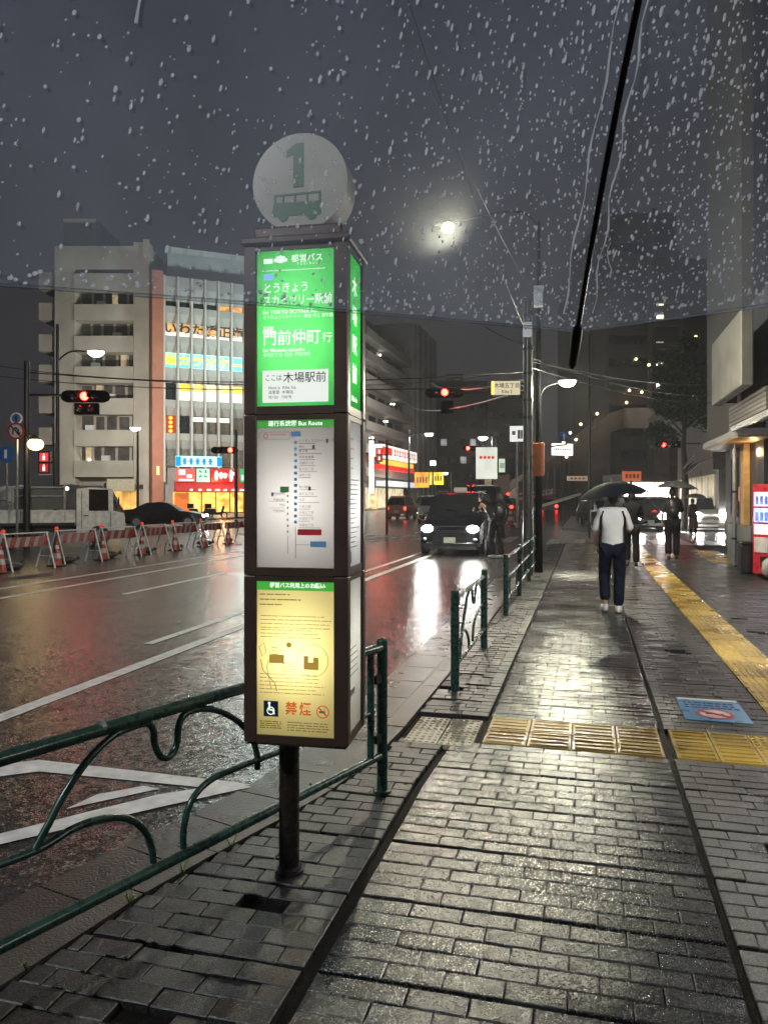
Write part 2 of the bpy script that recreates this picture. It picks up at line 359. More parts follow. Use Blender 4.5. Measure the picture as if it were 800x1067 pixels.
for i in range(NROW):
    y0 = row_y(i); y1 = y0 + PIT - .004
    if y1 > 27.2: break
    tact = y0 > TA0 - .05 and y1 < TA1 + .03
    sh = .1 * (i % 2)
    # middle band
    if not tact:
        x = -.655 - sh
        while x < .47:
            a, c = max(x, -.668), min(x + .196, .488)
            if .488 - c < .07: c = .488
            if a - .668 < 0 and x < -.668 and c + .668 < .06: x += .2; continue
            if c - a > .05:
                t = random.random() ** 1.2
                if i % 5 == 2 and c > .44 and a > .3: t = -.3
                P.brick(a, y0, c, y1, t, tilt=.010)
            x += .2
        x = .535 + .12 - sh
        Q.brick(.522, y0, .522 + .123 - (.05 if i % 2 else 0), y1, random.random() * .7, tilt=.012)
    # right band
    for xa, xb in ((.648 - (.05 if i % 2 else 0), 1.288), (1.758, 3.33)):
        if tact and xa < 1.3: continue
        x = xa - (sh if xa > 1.3 else 0)
        while x < xb - .05:
            p0, p1 = max(x, xa), min(x + .196, xb)
            if xb - p1 < .06: p1 = xb
            if p1 - p0 > .03 and random.random() > .012: Q.brick(p0, y0, p1, y1, random.random() ** 1.2, z=random.gauss(-.001, .001), tilt=.016)
            x += .2
    # kerb-side band
    lx = kx((y0 + y1) / 2) + .012; rx = -.69 if y0 > 5 else -.93 + max(0, (y0 - 4.2)) * .05
    if y0 < 1.2: continue
    x = rx - .1 - sh
    if not (tact and True):
        if rx - x > .06: Z_.brick(x, y0, rx, y1, random.random() * .8, tilt=.02)
        x -= .2
        while x + .2 > lx + .03:
            a = max(x, lx)
            if random.random() > .004: Z_.brick(a, y0, x + .196, y1, random.random() * .8, z=random.gauss(-.002, .002), tilt=.022)
            x -= .2
        if y0 < 5:
            pass
# filler course between old drain line and middle band near the camera
for i in range(NROW):
    y0 = row_y(i)
    if y0 < 5 and y0 > .8:
        a = -.875 + max(0, (y0 - 4.2)) * .05
        P.brick(a, y0, -.66, y0 + PIT - .004, random.random() ** 1.3, tilt=.012)
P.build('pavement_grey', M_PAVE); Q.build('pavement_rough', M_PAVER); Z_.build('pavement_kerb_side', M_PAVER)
# tactile strips
T = Pavers(); TP = Pavers()
def tact_tile(Tm, x0, y0, x1, y1, bars='x', tone=None):
    t = random.random() if tone is None else tone
    Tm.brick(x0, y0, x1, y1, t, z=.001, tilt=.003, ch=.003)
    n = 4
    if bars == 'x':
        for k in range(n):
            yc = y0 + (k + .5) * (y1 - y0) / n
            Tm.brick(x0 + .02, yc - .014, x1 - .02, yc + .014, t, z=.007, tilt=.004, ch=.005)
    elif bars == 'y':
        for k in range(n):
            xc = x0 + (k + .5) * (x1 - x0) / n
            Tm.brick(xc - .014, y0 + .02, xc + .014, y1 - .02, t, z=.007, tilt=.004, ch=.005)
    else:
        for k in range(5):
            for l in range(5):
                xc = x0 + (k + .5) * (x1 - x0) / 5; yc = y0 + (l + .5) * (y1 - y0) / 5
                Tm.brick(xc - .013, yc - .013, xc + .013, yc + .013, t, z=.007, tilt=.004, ch=.006)
for r in range(2):
    y0 = TA0 + r * .302
    for k in range(4):
        tact_tile(T, -.655 + k * .2835, y0, -.655 + k * .2835 + .279, y0 + .298, 'x' if k else 'x')
    for k in range(3):
        tact_tile(T, .545 + k * .25, y0, .545 + k * .25 + .246, y0 + .298, 'x' if k < 2 else 'dots')
    tact_tile(TP, -1.16, y0 - .12, -.94, y0 + .17, 'dots'); tact_tile(TP, -.93, y0 - .12, -.71, y0 + .17, 'dots')
    for k in range(2):
        tact_tile(T, 1.30 + k * .226, y0, 1.30 + k * .226 + .222, y0 + .298, 'dots')
y = TA1 + .02
while y < 26.8:
    for k in range(2): tact_tile(T, 1.30 + k * .226, y, 1.30 + k * .226 + .222, y + .298, 'y')
    y += .302
y = TA0 - .3
while y > 1:
    for k in range(2): tact_tile(T, 1.30 + k * .226, y, 1.30 + k * .226 + .222, y + .298, 'y')
    y -= .302
for k in range(3):
    for l in range(6): tact_tile(T, 3.0 + k * .25, 20.2 + l * .75, 3.0 + k * .25 + .246, 20.2 + l * .75 + .74, 'none')
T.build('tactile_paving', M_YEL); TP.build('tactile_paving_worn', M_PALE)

# far pavement across the side street, rising approach road
b = MB(); b.b2((-1.2, 41, -.3), (80, 160, 0.0)); struct(b.build('pavement_far', M_CONC))
b = MB(); b.b2((-60, 20, -.3), (-27, 160, 0.0)); struct(b.build('pavement_opposite', M_CONC))
# road markings
b = MB(); z = ZR + .004
def gpoly(pts, z=z): b.add([gd(x, y, z) for x, y in pts], [tuple(range(len(pts)))])
gpoly([(-60, 815), (-60, 799), (0, 797), (41, 792), (41, 804), (0, 809)])
gpoly([(41, 804), (41, 792), (244, 815), (262, 818), (225, 822)])
z = ZR + .008
b.add([gd(x, y, z) for x, y in [(-70, 898), (-70, 884), (0, 869), (165, 828), (240, 816.5), (262, 820), (169, 840.6), (0, 880)]], [tuple(range(8))])
z = ZR + .004
gpoly([(69, 843), (101, 828), (150, 819), (166, 822), (97, 837)])
def line(x0, y0, x1, y1, wd=.15, z=ZR + .004):
    t = Vector((x1 - x0, y1 - y0)).normalized(); nn = Vector((-t.y, t.x)) * wd / 2
    b.add([(x0 - nn.x, y0 - nn.y, z), (x1 - nn.x, y1 - nn.y, z), (x1 + nn.x, y1 + nn.y, z), (x0 + nn.x, y0 + nn.y, z)], [(0, 1, 2, 3)])
line(-4.4, 3.0, -4.45, 26, .16); line(-4.95, 8.0, -4.9, 26, .12)
for k in range(6): line(-7.9, 4 + k * 8, -7.9, 8 + k * 8, .12)
line(-9.6, 10, -9.7, 26, .14); line(-10.6, 4, -10.6, 28, .16)
for k in range(10): line(-1.6 + k * .95 + .4, 28.6, -1.6 + k * .95 + .4, 32.4, .45)
for k in range(12): line(-12 + k * .9, 30, -12 + k * .9, 33.6, .42)
for k in range(10): line(-4.4, 45 + k * 10, -4.4, 51 + k * 10, .15); line(-7.9, 45 + k * 10, -7.9, 51 + k * 10, .15)
struct(b.build('road_markings', M_LINE))
# manhole
b = MB(); b.disc((-3.0, 8.2, ZR + .004), UX, UY, .33, 28); b.disc((-3.0, 8.2, ZR + .008), UX, UY, .27, 28)
for k in range(5): b.box((-3.0, 8.0 + k * .1, ZR + .011), (.34, .03, .006))
struct(b.build('road_manhole_cover', mat('wet_cast_iron', (.03, .028, .026), .25, .6, bump=.3)))
# grass tufts at the kerb joint
M_GRASS = mat('grass_blade', (.09, .16, .03), .4)
for k, (px, py, lab) in enumerate([(158, 945, 'small grass tuft in the kerb joint before the sign post'), (50, 1015, 'thin grass tuft at the lowest corner by the kerb'), (207, 912, 'tiny grass sprig in the kerb joint between two tufts'), (244, 882, 'thin grass sprig at the kerb nearest the sign post')]):
    g = gd(px, py); g.x = kx(g.y) + .0; g.z = 0; b = MB()
    for j in range(12 if k == 0 else 7):
        a = random.uniform(0, 2 * PI); ln = random.uniform(.03, .085); d = Vector((math.cos(a), math.sin(a), 0)); q = Vector((d.y, -d.x, 0)) * .0025
        p0 = g + d * .006; p1 = p0 + d * ln * .35 + UZ * ln * .7; p2 = p0 + d * ln * .9 + UZ * ln * .85
        b.add([p0 - q, p0 + q, p1 + q * .8, p1 - q * .8, p2], [(0, 1, 2, 3), (3, 2, 4)])
    tag(b.build('grass_tuft', M_GRASS, loc=g), lab, 'grass tuft', 'grass tufts along the kerb')
# blue notice sheet stuck on the pavement
t = thing('floor_sticker', 'blue no-smoking notice sheet stuck flat on the wet pavement', 'floor sticker', (.93, 6.22, 0), 0, world=True)
b = MB(); b.b2((.69, 5.89, -.004), (1.14, 6.52, .0058)); b.build('sheet', mat('blue_print_vinyl', (.10, .26, .46), .3, var=.12), t)
b = MB(); b.b2((.70, 6.46, .004), (1.13, 6.51, .0078)); b.build('top_strip', M_WHITEP, t)
b = MB(); b.disc((.915, 6.08, .0078), UX, UY, .13, 32, .105); b.box((.915, 6.08, .0093), (.03, .22, .002), rot=R_(55))
b.build('ban_ring', mat('red_print', (.5, .04, .06), .35), t)
b = MB(); b.disc((.915, 6.08, .0070), UX, UY, .104, 28); b.build('ban_ground', mat('pink_print', (.65, .5, .48), .35), t)
b = MB(); b.box((.90, 6.08, .0085), (.10, .016, .002)); b.box((.965, 6.08, .0085), (.018, .016, .002))
random.seed(3)
for r, yy in enumerate((6.38, 6.31, 6.245)):
    x = .73
    while x < 1.08:
        wd = random.uniform(.012, .045); b.box((x + wd / 2, yy, .0075), (wd, .022, .002)); x += wd + random.uniform(.006, .02)
b.build('print', mat('navy_print', (.02, .03, .09), .4), t)
# ================================================================= BUS STOP SIGN
random.seed(11)
SGN = thing('bus_stop_sign', 'tall brown lit bus stop column with a round number 1 disc on top', 'bus stop sign', (-1.17, 3.03, 0), R_(4.2))
M_BROWN = mat('brown_steel_frame', (.06, .037, .028), .35, .2, var=.2, bump=.03)
M_INNER = mat('white_inner_liner', (.8, .8, .78), .6, var=.05)
b = MB(); b.cyl((-.055, .06, 0), (-.055, .06, .62), .044, n=20)
b.build('pole', mat('brown_pole', (.03, .022, .018), .25, .4, var=.3, scale=20), SGN)
b = MB(); b.cyl((-.055, .06, -.004), (-.055, .06, .010), .062, n=20); b.cyl((-.055, .06, .010), (-.055, .06, .025), .052, .046, n=20)
for k in range(4):
    a = PI / 4 + k * PI / 2; b.cyl((-.055 + .055 * math.cos(a), .06 + .055 * math.sin(a), .008), (-.055 + .055 * math.cos(a), .06 + .055 * math.sin(a), .018), .005, n=6)
b.build('base_flange', M_DARKSTEEL, SGN)
BW, BD = .432, .335
x0, x1, y0, y1 = -.18, -.18 + BW, -.15, -.15 + BD
ZS = [(.607, 1.283), (1.283, 1.932), (1.932, 2.615)]
def translucent(name, col, t=.75, var=0.0):
    m = bpy.data.materials.new(name); m.use_nodes = True; n = m.node_tree; n.nodes.clear()
    o = n.nodes.new('ShaderNodeOutputMaterial'); tr = n.nodes.new('ShaderNodeBsdfTranslucent'); di = n.nodes.new('ShaderNodeBsdfDiffuse'); gl = n.nodes.new('ShaderNodeBsdfGlossy')
    fr = n.nodes.new('ShaderNodeFresnel'); fr.inputs[0].default_value = 1.4
    m1 = n.nodes.new('ShaderNodeMixShader'); m2 = n.nodes.new('ShaderNodeMixShader'); m1.inputs[0].default_value = t
    tr.inputs[0].default_value = (*col, 1); di.inputs[0].default_value = (*col, 1); gl.inputs['Roughness'].default_value = .06
    n.links.new(di.outputs[0], m1.inputs[1]); n.links.new(tr.outputs[0], m1.inputs[2]); n.links.new(fr.outputs[0], m2.inputs[0])
    n.links.new(m1.outputs[0], m2.inputs[1]); n.links.new(gl.outputs[0], m2.inputs[2]); n.links.new(m2.outputs[0], o.inputs[0])
    return m
PW = .052                                # frame width
fr = MB()
for (z0, z1) in ZS:
    g = .0015
    fr.bbox((x0, y0, z0 + g), (x0 + PW, y0 + .05, z1 - g), .004); fr.bbox((x1 - PW - .006, y0, z0 + g), (x1, y0 + .05, z1 - g), .004)
    fr.bbox((x0, y1 - .05, z0 + g), (x0 + PW, y1, z1 - g), .004); fr.bbox((x1 - PW, y1 - .045, z0 + g), (x1, y1, z1 - g), .004)
    for ya, yb in ((y0 + .004, y0 + .046), (y1 - .046, y1 - .004)):
        for za, zb in ((z0 + g, z0 + .034), (z1 - .022, z1 - g)): fr.b2((x0 + PW, ya, za), (x1 - PW - .006, yb, zb))
    for xa, xb in ((x0 + .004, x0 + .046), (x1 - .046, x1 - .004)):
        for za, zb in ((z0 + g, z0 + .034), (z1 - .022, z1 - g)): fr.b2((xa, y0 + .05, za), (xb, y1 - .05, zb))
    fr.b2((x0 + .03, y0 + .03, z1 - .012), (x1 - .03, y1 - .03, z1 - .008))    # shelf closing the box
fr.b2((x0 + .01, y0 + .01, .600), (x1 - .01, y1 - .01, .6075))
fr.build('frame', M_BROWN, SGN)
b = MB()
for (z0, z1) in ZS:
    b.b2((x0 + .048, y1 - .03, z0 + .03), (x1 - .048, y1 - .026, z1 - .018)); b.b2((x0 + .026, y0 + .048, z0 + .03), (x0 + .03, y1 - .048, z1 - .018))
b.build('back_panel', M_INNER, SGN)
b = MB(); b.bbox((x0 - .012, y0 - .012, 2.615), (x1 + .012, y1 + .012, 2.648), .008); b.bbox((x0 + .03, y0 + .03, 2.645), (x1 - .03, y1 - .03, 2.70), .01)
b.build('roof_cap', M_BROWN, SGN)
fx0, fx1 = x0 + PW - .004, x1 - PW - .002
def face_panel(name, k, m, z0, z1):
    b = MB(); b.quad((fx0, y0 + .012, z0), (fx1, y0 + .012, z0), (fx1, y0 + .012, z1), (fx0, y0 + .012, z1)); return b.build(name, m, SGN)
def side_panel(name, m, z0, z1):
    b = MB(); b.quad((x1 - .012, y0 + .048, z0), (x1 - .012, y1 - .043, z0), (x1 - .012, y1 - .043, z1), (x1 - .012, y0 + .048, z1)); return b.build(name, m, SGN)
W_ = fx1 - fx0; YF = y0 + .0105
def fo(u, z): return (fx0 + u * W_, YF, z)
M_LETW = glow('backlit_white_lettering', (.85, 1, .82), .95)
M_LETB = mat('black_print', (.02, .02, .022), .4)
# --- upper: green destination panel
a, c = ZS[2]; pz0, pz1 = a + .03, c - .02; H = pz1 - pz0
up = face_panel('destination_panel', 2, translucent('green_backlit_panel', (.11, .62, .15)), pz0, pz1)
def fz(t): return pz1 - t * H       # t = 0 top .. 1 bottom
b = MB()
b.text('都営バス', fo(.65, fz(.062)), UX, UZ, .033, bold=.0004); b.text('T O E I  B U S', fo(.65, fz(.094)), UX, UZ, .0145)
b.b2((fo(.08, fz(.128))), (fx0 + .88 * W_, YF + .001, fz(.131)))
for q in range(5):                      # fan leaf emblem
    a_ = R_(30 + q * 30); b.prism([(0, 0), (.03 * math.cos(a_ - .24), .03 * math.sin(a_ - .24)), (.033 * math.cos(a_), .033 * math.sin(a_)), (.03 * math.cos(a_ + .24), .03 * math.sin(a_ + .24))], fo(.315, fz(.085)), UX, UZ, (0, .0006, 0))
b.text('とうきょう', fo(.09, fz(.245)), UX, UZ, .045, 'LEFT', bold=.0008, wid=.86)
b.text('スカイツリー駅前', fo(.09, fz(.325)), UX, UZ, .045, 'LEFT', bold=.0008, wid=.80)
b.text('for TOKYO SKYTREE Sta.', fo(.09, fz(.395)), UX, UZ, .021, 'LEFT', bold=.0004)
b.text('とうきょうスカイツリー駅前 押上 業平橋', fo(.09, fz(.427)), UX, UZ, .0165, 'LEFT', wid=.95)
b.text('門前仲町', fo(.085, fz(.565)), UX, UZ, .064, 'LEFT', bold=.0009, wid=.95); b.text('行', fo(.90, fz(.57)), UX, UZ, .042, 'CENTER', bold=.0004)
b.text('for Monzen-nakacho', fo(.09, fz(.637)), UX, UZ, .021, 'LEFT', bold=.0004)
b.text('木場五丁目  経由  門前仲町', fo(.09, fz(.668)), UX, UZ, .0165, 'LEFT')
b.build('lettering', M_LETW, up)
b = MB(); b.bbox((fx0 + .10 * W_, YF - .0004, fz(.19)), (fx0 + .22 * W_, YF + .001, fz(.148)), .0003); b.build('route_badge', glow('blue_backlit_badge', (.25, .6, 1), .8), up)
b = MB(); b.b2((fx0 + .09 * W_, YF - .0004, fz(.525)), (fx0 + .22 * W_, YF + .001, fz(.485))); b.b2((fx0 + .10 * W_, YF - .0004, fz(.083)), (fx0 + .215 * W_, YF + .001, fz(.052)))
b.build('route_plate', M_LETW, up)
b = MB(); b.text('門21', fo(.155, fz(.505)), UX, -UY * 0 + UZ, .024); b.s = b.s
for i_ in range(len(b.v)): b.v[i_].y -= .0015
b.build('route_number', glow('green_print_lit', (.04, .45, .07), .6), up)
b = MB(); b.bbox((fx0 + .085 * W_, YF - .0004, fz(.97)), (fx0 + .915 * W_, YF + .001, fz(.765)), .0003); wp = b.build('stop_name_plate', glow('white_backlit_plate', (.86, .92, .84), .72), up)
b = MB(); b.text('ここは', fo(.115, fz(.815)), UX, UZ, .028, 'LEFT', wid=.86); b.text('木場駅前', fo(.62, fz(.818)), UX, UZ, .045, bold=.0002)
b.text('Here is', fo(.16, fz(.876)), UX, UZ, .017, 'LEFT'); b.text('Kiba Sta.', fo(.34, fz(.876)), UX, UZ, .017, 'LEFT')
b.text('這里是  木場站', fo(.16, fz(.906)), UX, UZ, .016, 'LEFT'); b.text('여기는  기바역', fo(.16, fz(.938)), UX, UZ, .016, 'LEFT')
for p in b.v: p.y -= .0015
b.build('lettering', M_LETB, wp)
sp = side_panel('side_name_panel', translucent('green_backlit_side', (.04, .58, .08)), pz0, pz1)
b = MB()
sy = (y0 + .048 + y1 - .043) / 2
for k_, ch in enumerate('木場駅前'): b.text(ch, (x1 - .0105, sy, fz(.20 + k_ * .19)), UY, UZ, .085, bold=.002)
b.text('Kiba Sta.', (x1 - .0105, sy, fz(.93)), UY, UZ, .03)
b.build('lettering', M_LETW, sp)
lamp('sign_tube', ((x0 + x1) / 2, .05, a + .25), 2.4, (1, 1, .95), .07, SGN); lamp('sign_tube', ((x0 + x1) / 2, .05, a + .52), 1.8, (1, 1, .95), .07, SGN)
# --- middle: route chart
a, c = ZS[1]; pz0, pz1 = a + .03, c - .02; H = pz1 - pz0
mp = face_panel('route_chart_panel', 1, translucent('grey_backlit_panel', (.40, .385, .37)), pz0, pz1)
b = MB(); b.b2((fx0, YF - .0004, fz(.055)), (fx1, YF + .001, pz1)); b.build('header_strip', glow('green_header', (.08, .40, .07), .55), mp)
b = MB(); b.text('運行系統図 Bus Route', fo(.5, fz(.029)), UX, UZ, .024, bold=.0004)
for p in b.v: p.y -= .0015
b.build('header_lettering', M_LETW, mp)
b = MB(); b.b2((fx0 + .45 * W_, YF, fz(.115)), (fx0 + .57 * W_, YF + .001, fz(.08)))
xs = fx0 + .505 * W_
for k_ in range(14): b.b2((xs - .006, YF, fz(.165 + k_ * .041)), (xs + .006, YF + .001, fz(.145 + k_ * .041)))
b.b2((fx0 + .69 * W_, YF, fz(.855)), (fx0 + .89 * W_, YF + .001, fz(.815))); b.build('blue_marks', mat('blue_print', (.16, .36, .62), .4), mp)
b = MB(); b.b2((fx0 + .53 * W_, YF, fz(.775)), (fx0 + .83 * W_, YF + .001, fz(.735))); b.build('current_stop_mark', mat('red_label_print', (.6, .03, .05), .4), mp)
b = MB(); b.b2((fx0 + .31 * W_, YF, fz(.49)), (fx0 + .42 * W_, YF + .001, fz(.45)))
for k_ in range(7): b.b2((fx0 + .395 * W_, YF, fz(.52 + k_ * .04)), (fx0 + .415 * W_, YF + .001, fz(.505 + k_ * .04)))
b.build('green_marks', mat('green_print', (.10, .32, .10), .4), mp)
b = MB(); b.b2((xs - .0012, YF, fz(.93)), (xs + .0012, YF + .001, fz(.72))); b.b2((fx0 + .404 * W_, YF, fz(.90)), (fx0 + .409 * W_, YF + .001, fz(.78)))
stops = [(.145, 'とうきょうスカイツリー駅前'), (.185, '押上'), (.215, '業平橋'), (.255, '本所吾妻橋'), (.295, '石原四丁目'), (.335, '亀沢四丁目'), (.375, '緑四丁目'), (.455, '菊川駅前'), (.50, '森下五丁目'), (.54, '白河'), (.585, '木場公園'), (.625, '木場三丁目'), (.665, '木場四丁目'), (.71, '木場五丁目')]
for t_, s_ in stops:
    b.text(s_, fo(.545, fz(t_)), UX, UZ, .0125, 'LEFT'); b.b2((fx0 + .545 * W_, YF, fz(t_ + .018)), (fx0 + (.545 + random.uniform(.12, .3)) * W_, YF + .001, fz(t_ + .0145)))
for t_ in (.50, .54, .575, .615): b.text('門前仲町'[:random.randint(2, 4)], fo(.375, fz(t_)), UX, UZ, .0125, 'RIGHT')
b.b2((fx0 + .16 * W_, YF, fz(.55)), (fx0 + .375 * W_, YF + .001, fz(.548))); b.b2((fx0 + .18 * W_, YF, fz(.595)), (fx0 + .375 * W_, YF + .001, fz(.593))); b.b2((fx0 + .51 * W_, YF, fz(.841)), (fx0 + .69 * W_, YF + .001, fz(.838)))
for u_, t_ in ((.90, .145), (.73, .185), (.68, .463), (.21, .50)): b.bbox((fx0 + (u_ - .015) * W_, YF, fz(t_ + .014)), (fx0 + (u_ + .015) * W_, YF + .001, fz(t_ - .012)), .0004)
b.build('chart_print', mat('grey_print', (.12, .11, .12), .5), mp)
b = MB(); q0, q1, r0, r1 = fx0 + .05 * W_, fx0 + .43 * W_, fz(.135), fz(.082)
for (A_, B_) in (((q0, r0), (q1, r0 + .0015)), ((q0, r1 - .0015), (q1, r1)), ((q0, r0), (q0 + .0015, r1)), ((q1 - .0015, r0), (q1, r1))): b.b2((A_[0], YF, A_[1]), (B_[0], YF + .001, B_[1]))
b.disc((q0 + .025, YF - .0003, (r0 + r1) / 2), UX, UZ, .011, 18, .007); b.b2((q0 + .045, YF, fz(.103)), (q1 - .015, YF + .001, fz(.099)))
b.build('notice_box', mat('red_thin_print', (.5, .12, .12), .5), mp)
M_NOTE = mat('dark_grey_print', (.18, .18, .20), .5)
def rows(b, fn, t0, t1, n, u0, u1, h, jag=.3):
    for k_ in range(n):
        t = t0 + (t1 - t0) * k_ / max(1, n - 1); u = u0; end = u1 - random.random() * jag * (u1 - u0)
        while u < end:
            wd = random.uniform(.02, .09); fn(b, u, min(u + wd, end), t, h); u += wd + random.uniform(.004, .02)
def frow(b, u0, u1, t, h): b.b2((fx0 + u0 * W_, YF, fz(t + h)), (fx0 + u1 * W_, YF + .001, fz(t)))
def srow(b, u0, u1, t, h):
    ya, yb = y0 + .048, y1 - .043; b.b2((x1 - .0115, ya + u0 * (yb - ya), fz(t + h)), (x1 - .0105, ya + u1 * (yb - ya), fz(t)))
s2 = side_panel('timetable_panel', translucent('white_backlit_side', (.70, .72, .72)), pz0, pz1)
b = MB(); rows(b, srow, .12, .32, 4, .12, .5, .006); rows(b, srow, .40, .86, 15, .12, .85, .006, .5); b.b2((x1 - .0115, y0 + .07, fz(.97)), (x1 - .0105, y0 + .11, fz(.89))); b.build('timetable_print', M_NOTE, s2)
lamp('sign_tube', ((x0 + x1) / 2, .05, a + .3), 4.2, (1, .97, .92), .08, SGN)
# --- lower: yellow notice
a, c = ZS[0]; pz0, pz1 = a + .03, c - .02; H = pz1 - pz0
lp = face_panel('notice_panel', 0, translucent('yellow_backlit_panel', (.95, .82, .36)), pz0, pz1)
b = MB(); b.b2((fx0, YF - .0004, fz(.06)), (fx1, YF + .001, pz1)); b.build('header_strip', glow('bright_green_header', (.07, .45, .05), .7), lp)
b = MB(); b.text('都営バス利用上のお願い', fo(.18, fz(.03)), UX, UZ, .022, 'LEFT', bold=.0006, wid=.95); b.text('Notice', fo(.74, fz(.031)), UX, UZ, .017, 'LEFT')
for p in b.v: p.y -= .0015
b.build('header_lettering', M_LETW, lp)
b = MB(); random.seed(5)
rows(b, frow, .085, .15, 3, .05, .6, .006, .5); rows(b, frow, .225, .30, 4, .06, .95, .0035, .1); rows(b, frow, .315, .36, 3, .06, .85, .0035, .25)
rows(b, frow, .60, .72, 6, .05, .95, .0035, .3); rows(b, frow, .905, .945, 4, .05, .33, .006, .1); rows(b, frow, .905, .955, 4, .40, .95, .005, .2); rows(b, frow, .43, .47, 3, .2, .32, .004); rows(b, frow, .53, .58, 4, .34, .52, .004)
b.b2((fx0 + .06 * W_, YF, fz(.197)), (fx0 + .06 * W_ + .001, YF + .001, fz(.197)))
b.disc(fo(.715, fz(.505)), UX, UZ, .066, 40, .0642)
# hand and ticket sketches, bus seat sketch
b.tube([fo(.04, fz(.43)), fo(.10, fz(.40)), fo(.13, fz(.46)), fo(.08, fz(.49)), fo(.04, fz(.43))], .0012, 5)
b.tube([fo(.06, fz(.51)), fo(.09, fz(.58)), fo(.17, fz(.62)), fo(.24, fz(.66)), fo(.27, fz(.71))], .0014, 5); b.tube([fo(.16, fz(.51)), fo(.14, fz(.56)), fo(.17, fz(.64)), fo(.20, fz(.70))], .0012, 5)
b.build('notice_print', glow('brown_print', (.32, .20, .05), .45), lp)
b = MB(); b.bbox((fx0 + .17 * W_, YF - .0003, fz(.53)), (fx0 + .36 * W_, YF + .001, fz(.475)), .0004)
b.prism([(0, 0), (.062, 0), (.062, .05), (.04, .05), (.04, .03), (.02, .03), (.02, .055), (0, .055)], fo(.605, fz(.565)), UX, UZ, (0, .001, 0))
b.disc(fo(.42, fz(.41)), UX, UZ, .011, 18); b.build('sketch_fill', glow('ochre_print', (.55, .34, .06), .55), lp)
b = MB(); b.bbox((fx0 + .10 * W_, YF - .0006, fz(.875)), (fx0 + .285 * W_, YF + .0005, fz(.775)), .0003); wb = b.build('wheelchair_board', mat('dark_blue_print', (.01, .02, .05), .4), lp)
b = MB(); cx_, cz_ = fx0 + .19 * W_, fz(.838); yy = YF - .0009
b.disc((cx_, yy, cz_), UX, UZ, .0165, 24, .0125)
b.disc((cx_ - .006, yy - .0002, fz(.789)), UX, UZ, .0055, 14)
b.prism([(-.009, .028), (-.003, .028), (-.002, .006), (.010, .006), (.018, -.012), (.013, -.014), (.006, .001), (-.008, .001)], (cx_, yy - .0004, cz_), UX, UZ, (0, .0002, 0))
b.build('wheelchair_symbol', M_LETW, wb)
b = MB(); b.text('禁煙', fo(.375, fz(.823)), UX, UZ, .055, 'LEFT', bold=.0012, wid=.9, space=1.35)
b.disc(fo(.845, fz(.83)), UX, UZ, .026, 30, .022); b.prism([(-.019, .015), (-.015, .019), (.019, -.015), (.015, -.019)], fo(.845, fz(.83)), UX, UZ, (0, .0006, 0))
b.build('no_smoking_lettering', glow('orange_red_print', (.85, .13, .02), .55), lp)
b = MB(); b.b2((fx0 + .80 * W_, YF - .0005, fz(.838)), (fx0 + .875 * W_, YF + .0005, fz(.824))); b.tube([fo(.86, fz(.82)), fo(.875, fz(.81)), fo(.865, fz(.80))], .0009, 5); b.build('cigarette', MATS['dark_grey_print'], lp)
s3_ = side_panel('lower_side_panel', translucent('white_lower_side', (.74, .76, .75)), pz0, pz1)
b = MB(); rows(b, srow, .45, .62, 5, .15, .8, .007, .5); b.b2((x1 - .0115, y0 + .09, fz(.76)), (x1 - .0105, y0 + .17, fz(.72))); b.build('side_print', M_NOTE, s3_)
lamp('sign_tube', ((x0 + x1) / 2 + .0, -.035, a + .33), 1.1, (1, .95, .78), .03, SGN); lamp('sign_tube', ((x0 + x1) / 2, .08, a + .45), 1.8, (1, .97, .85), .05, SGN)
# --- round drum on top
dc = Vector((.035, -.02, 2.885)); dr = .2
b = MB(); b.cyl((dc.x, -.085, dc.z), (dc.x, .06, dc.z), dr, n=56, cap=False)
b.disc((dc.x, -.085, dc.z), UX, UZ, dr, 56); b.disc((dc.x, .06, dc.z), -UX, UZ, dr, 56)
dd = b.build('number_disc', mat('white_acrylic', (.24, .23, .19), .35, var=.08), SGN)
b = MB(); b.cyl((dc.x, -.02, 2.68), (dc.x, -.02, 2.72), .05, n=14); b.build('disc_socket', M_BROWN, SGN)
yd = -.0865; G_ = mat('dark_green_print', (.006, .07, .02), .4)
b = MB(); b.prism([(-.022, -.09), (.022, -.09), (.022, .09), (-.008, .09), (-.05, .062), (-.05, .034), (-.022, .046)], (dc.x - .005, yd, dc.z + .07), UX, UZ, (0, .001, 0)); b.build('number', G_, dd)
b = MB(); o_ = (dc.x - .005, yd, dc.z - .09)
b.prism([(-.115, -.045), (.095, -.045), (.095, .01), (-.104, .01)], o_, UX, UZ, (0, .001, 0)); b.prism([(-.104, .045), (.095, .05), (.095, .041), (-.103, .036)], o_, UX, UZ, (0, .001, 0))
for xa, xb in ((-.104, -.094), (-.068, -.06), (-.018, -.01), (.034, .042), (.085, .095)): b.prism([(xa, .0102), (xb, .0102), (xb, .0405), (xa, .037)], o_, UX, UZ, (0, .001, 0))
for xw in (-.065, .055): b.disc((o_[0] + xw, yd - .0006, o_[2] - .045), UX, UZ, .021, 20)
b.build('bus_emblem', G_, dd)

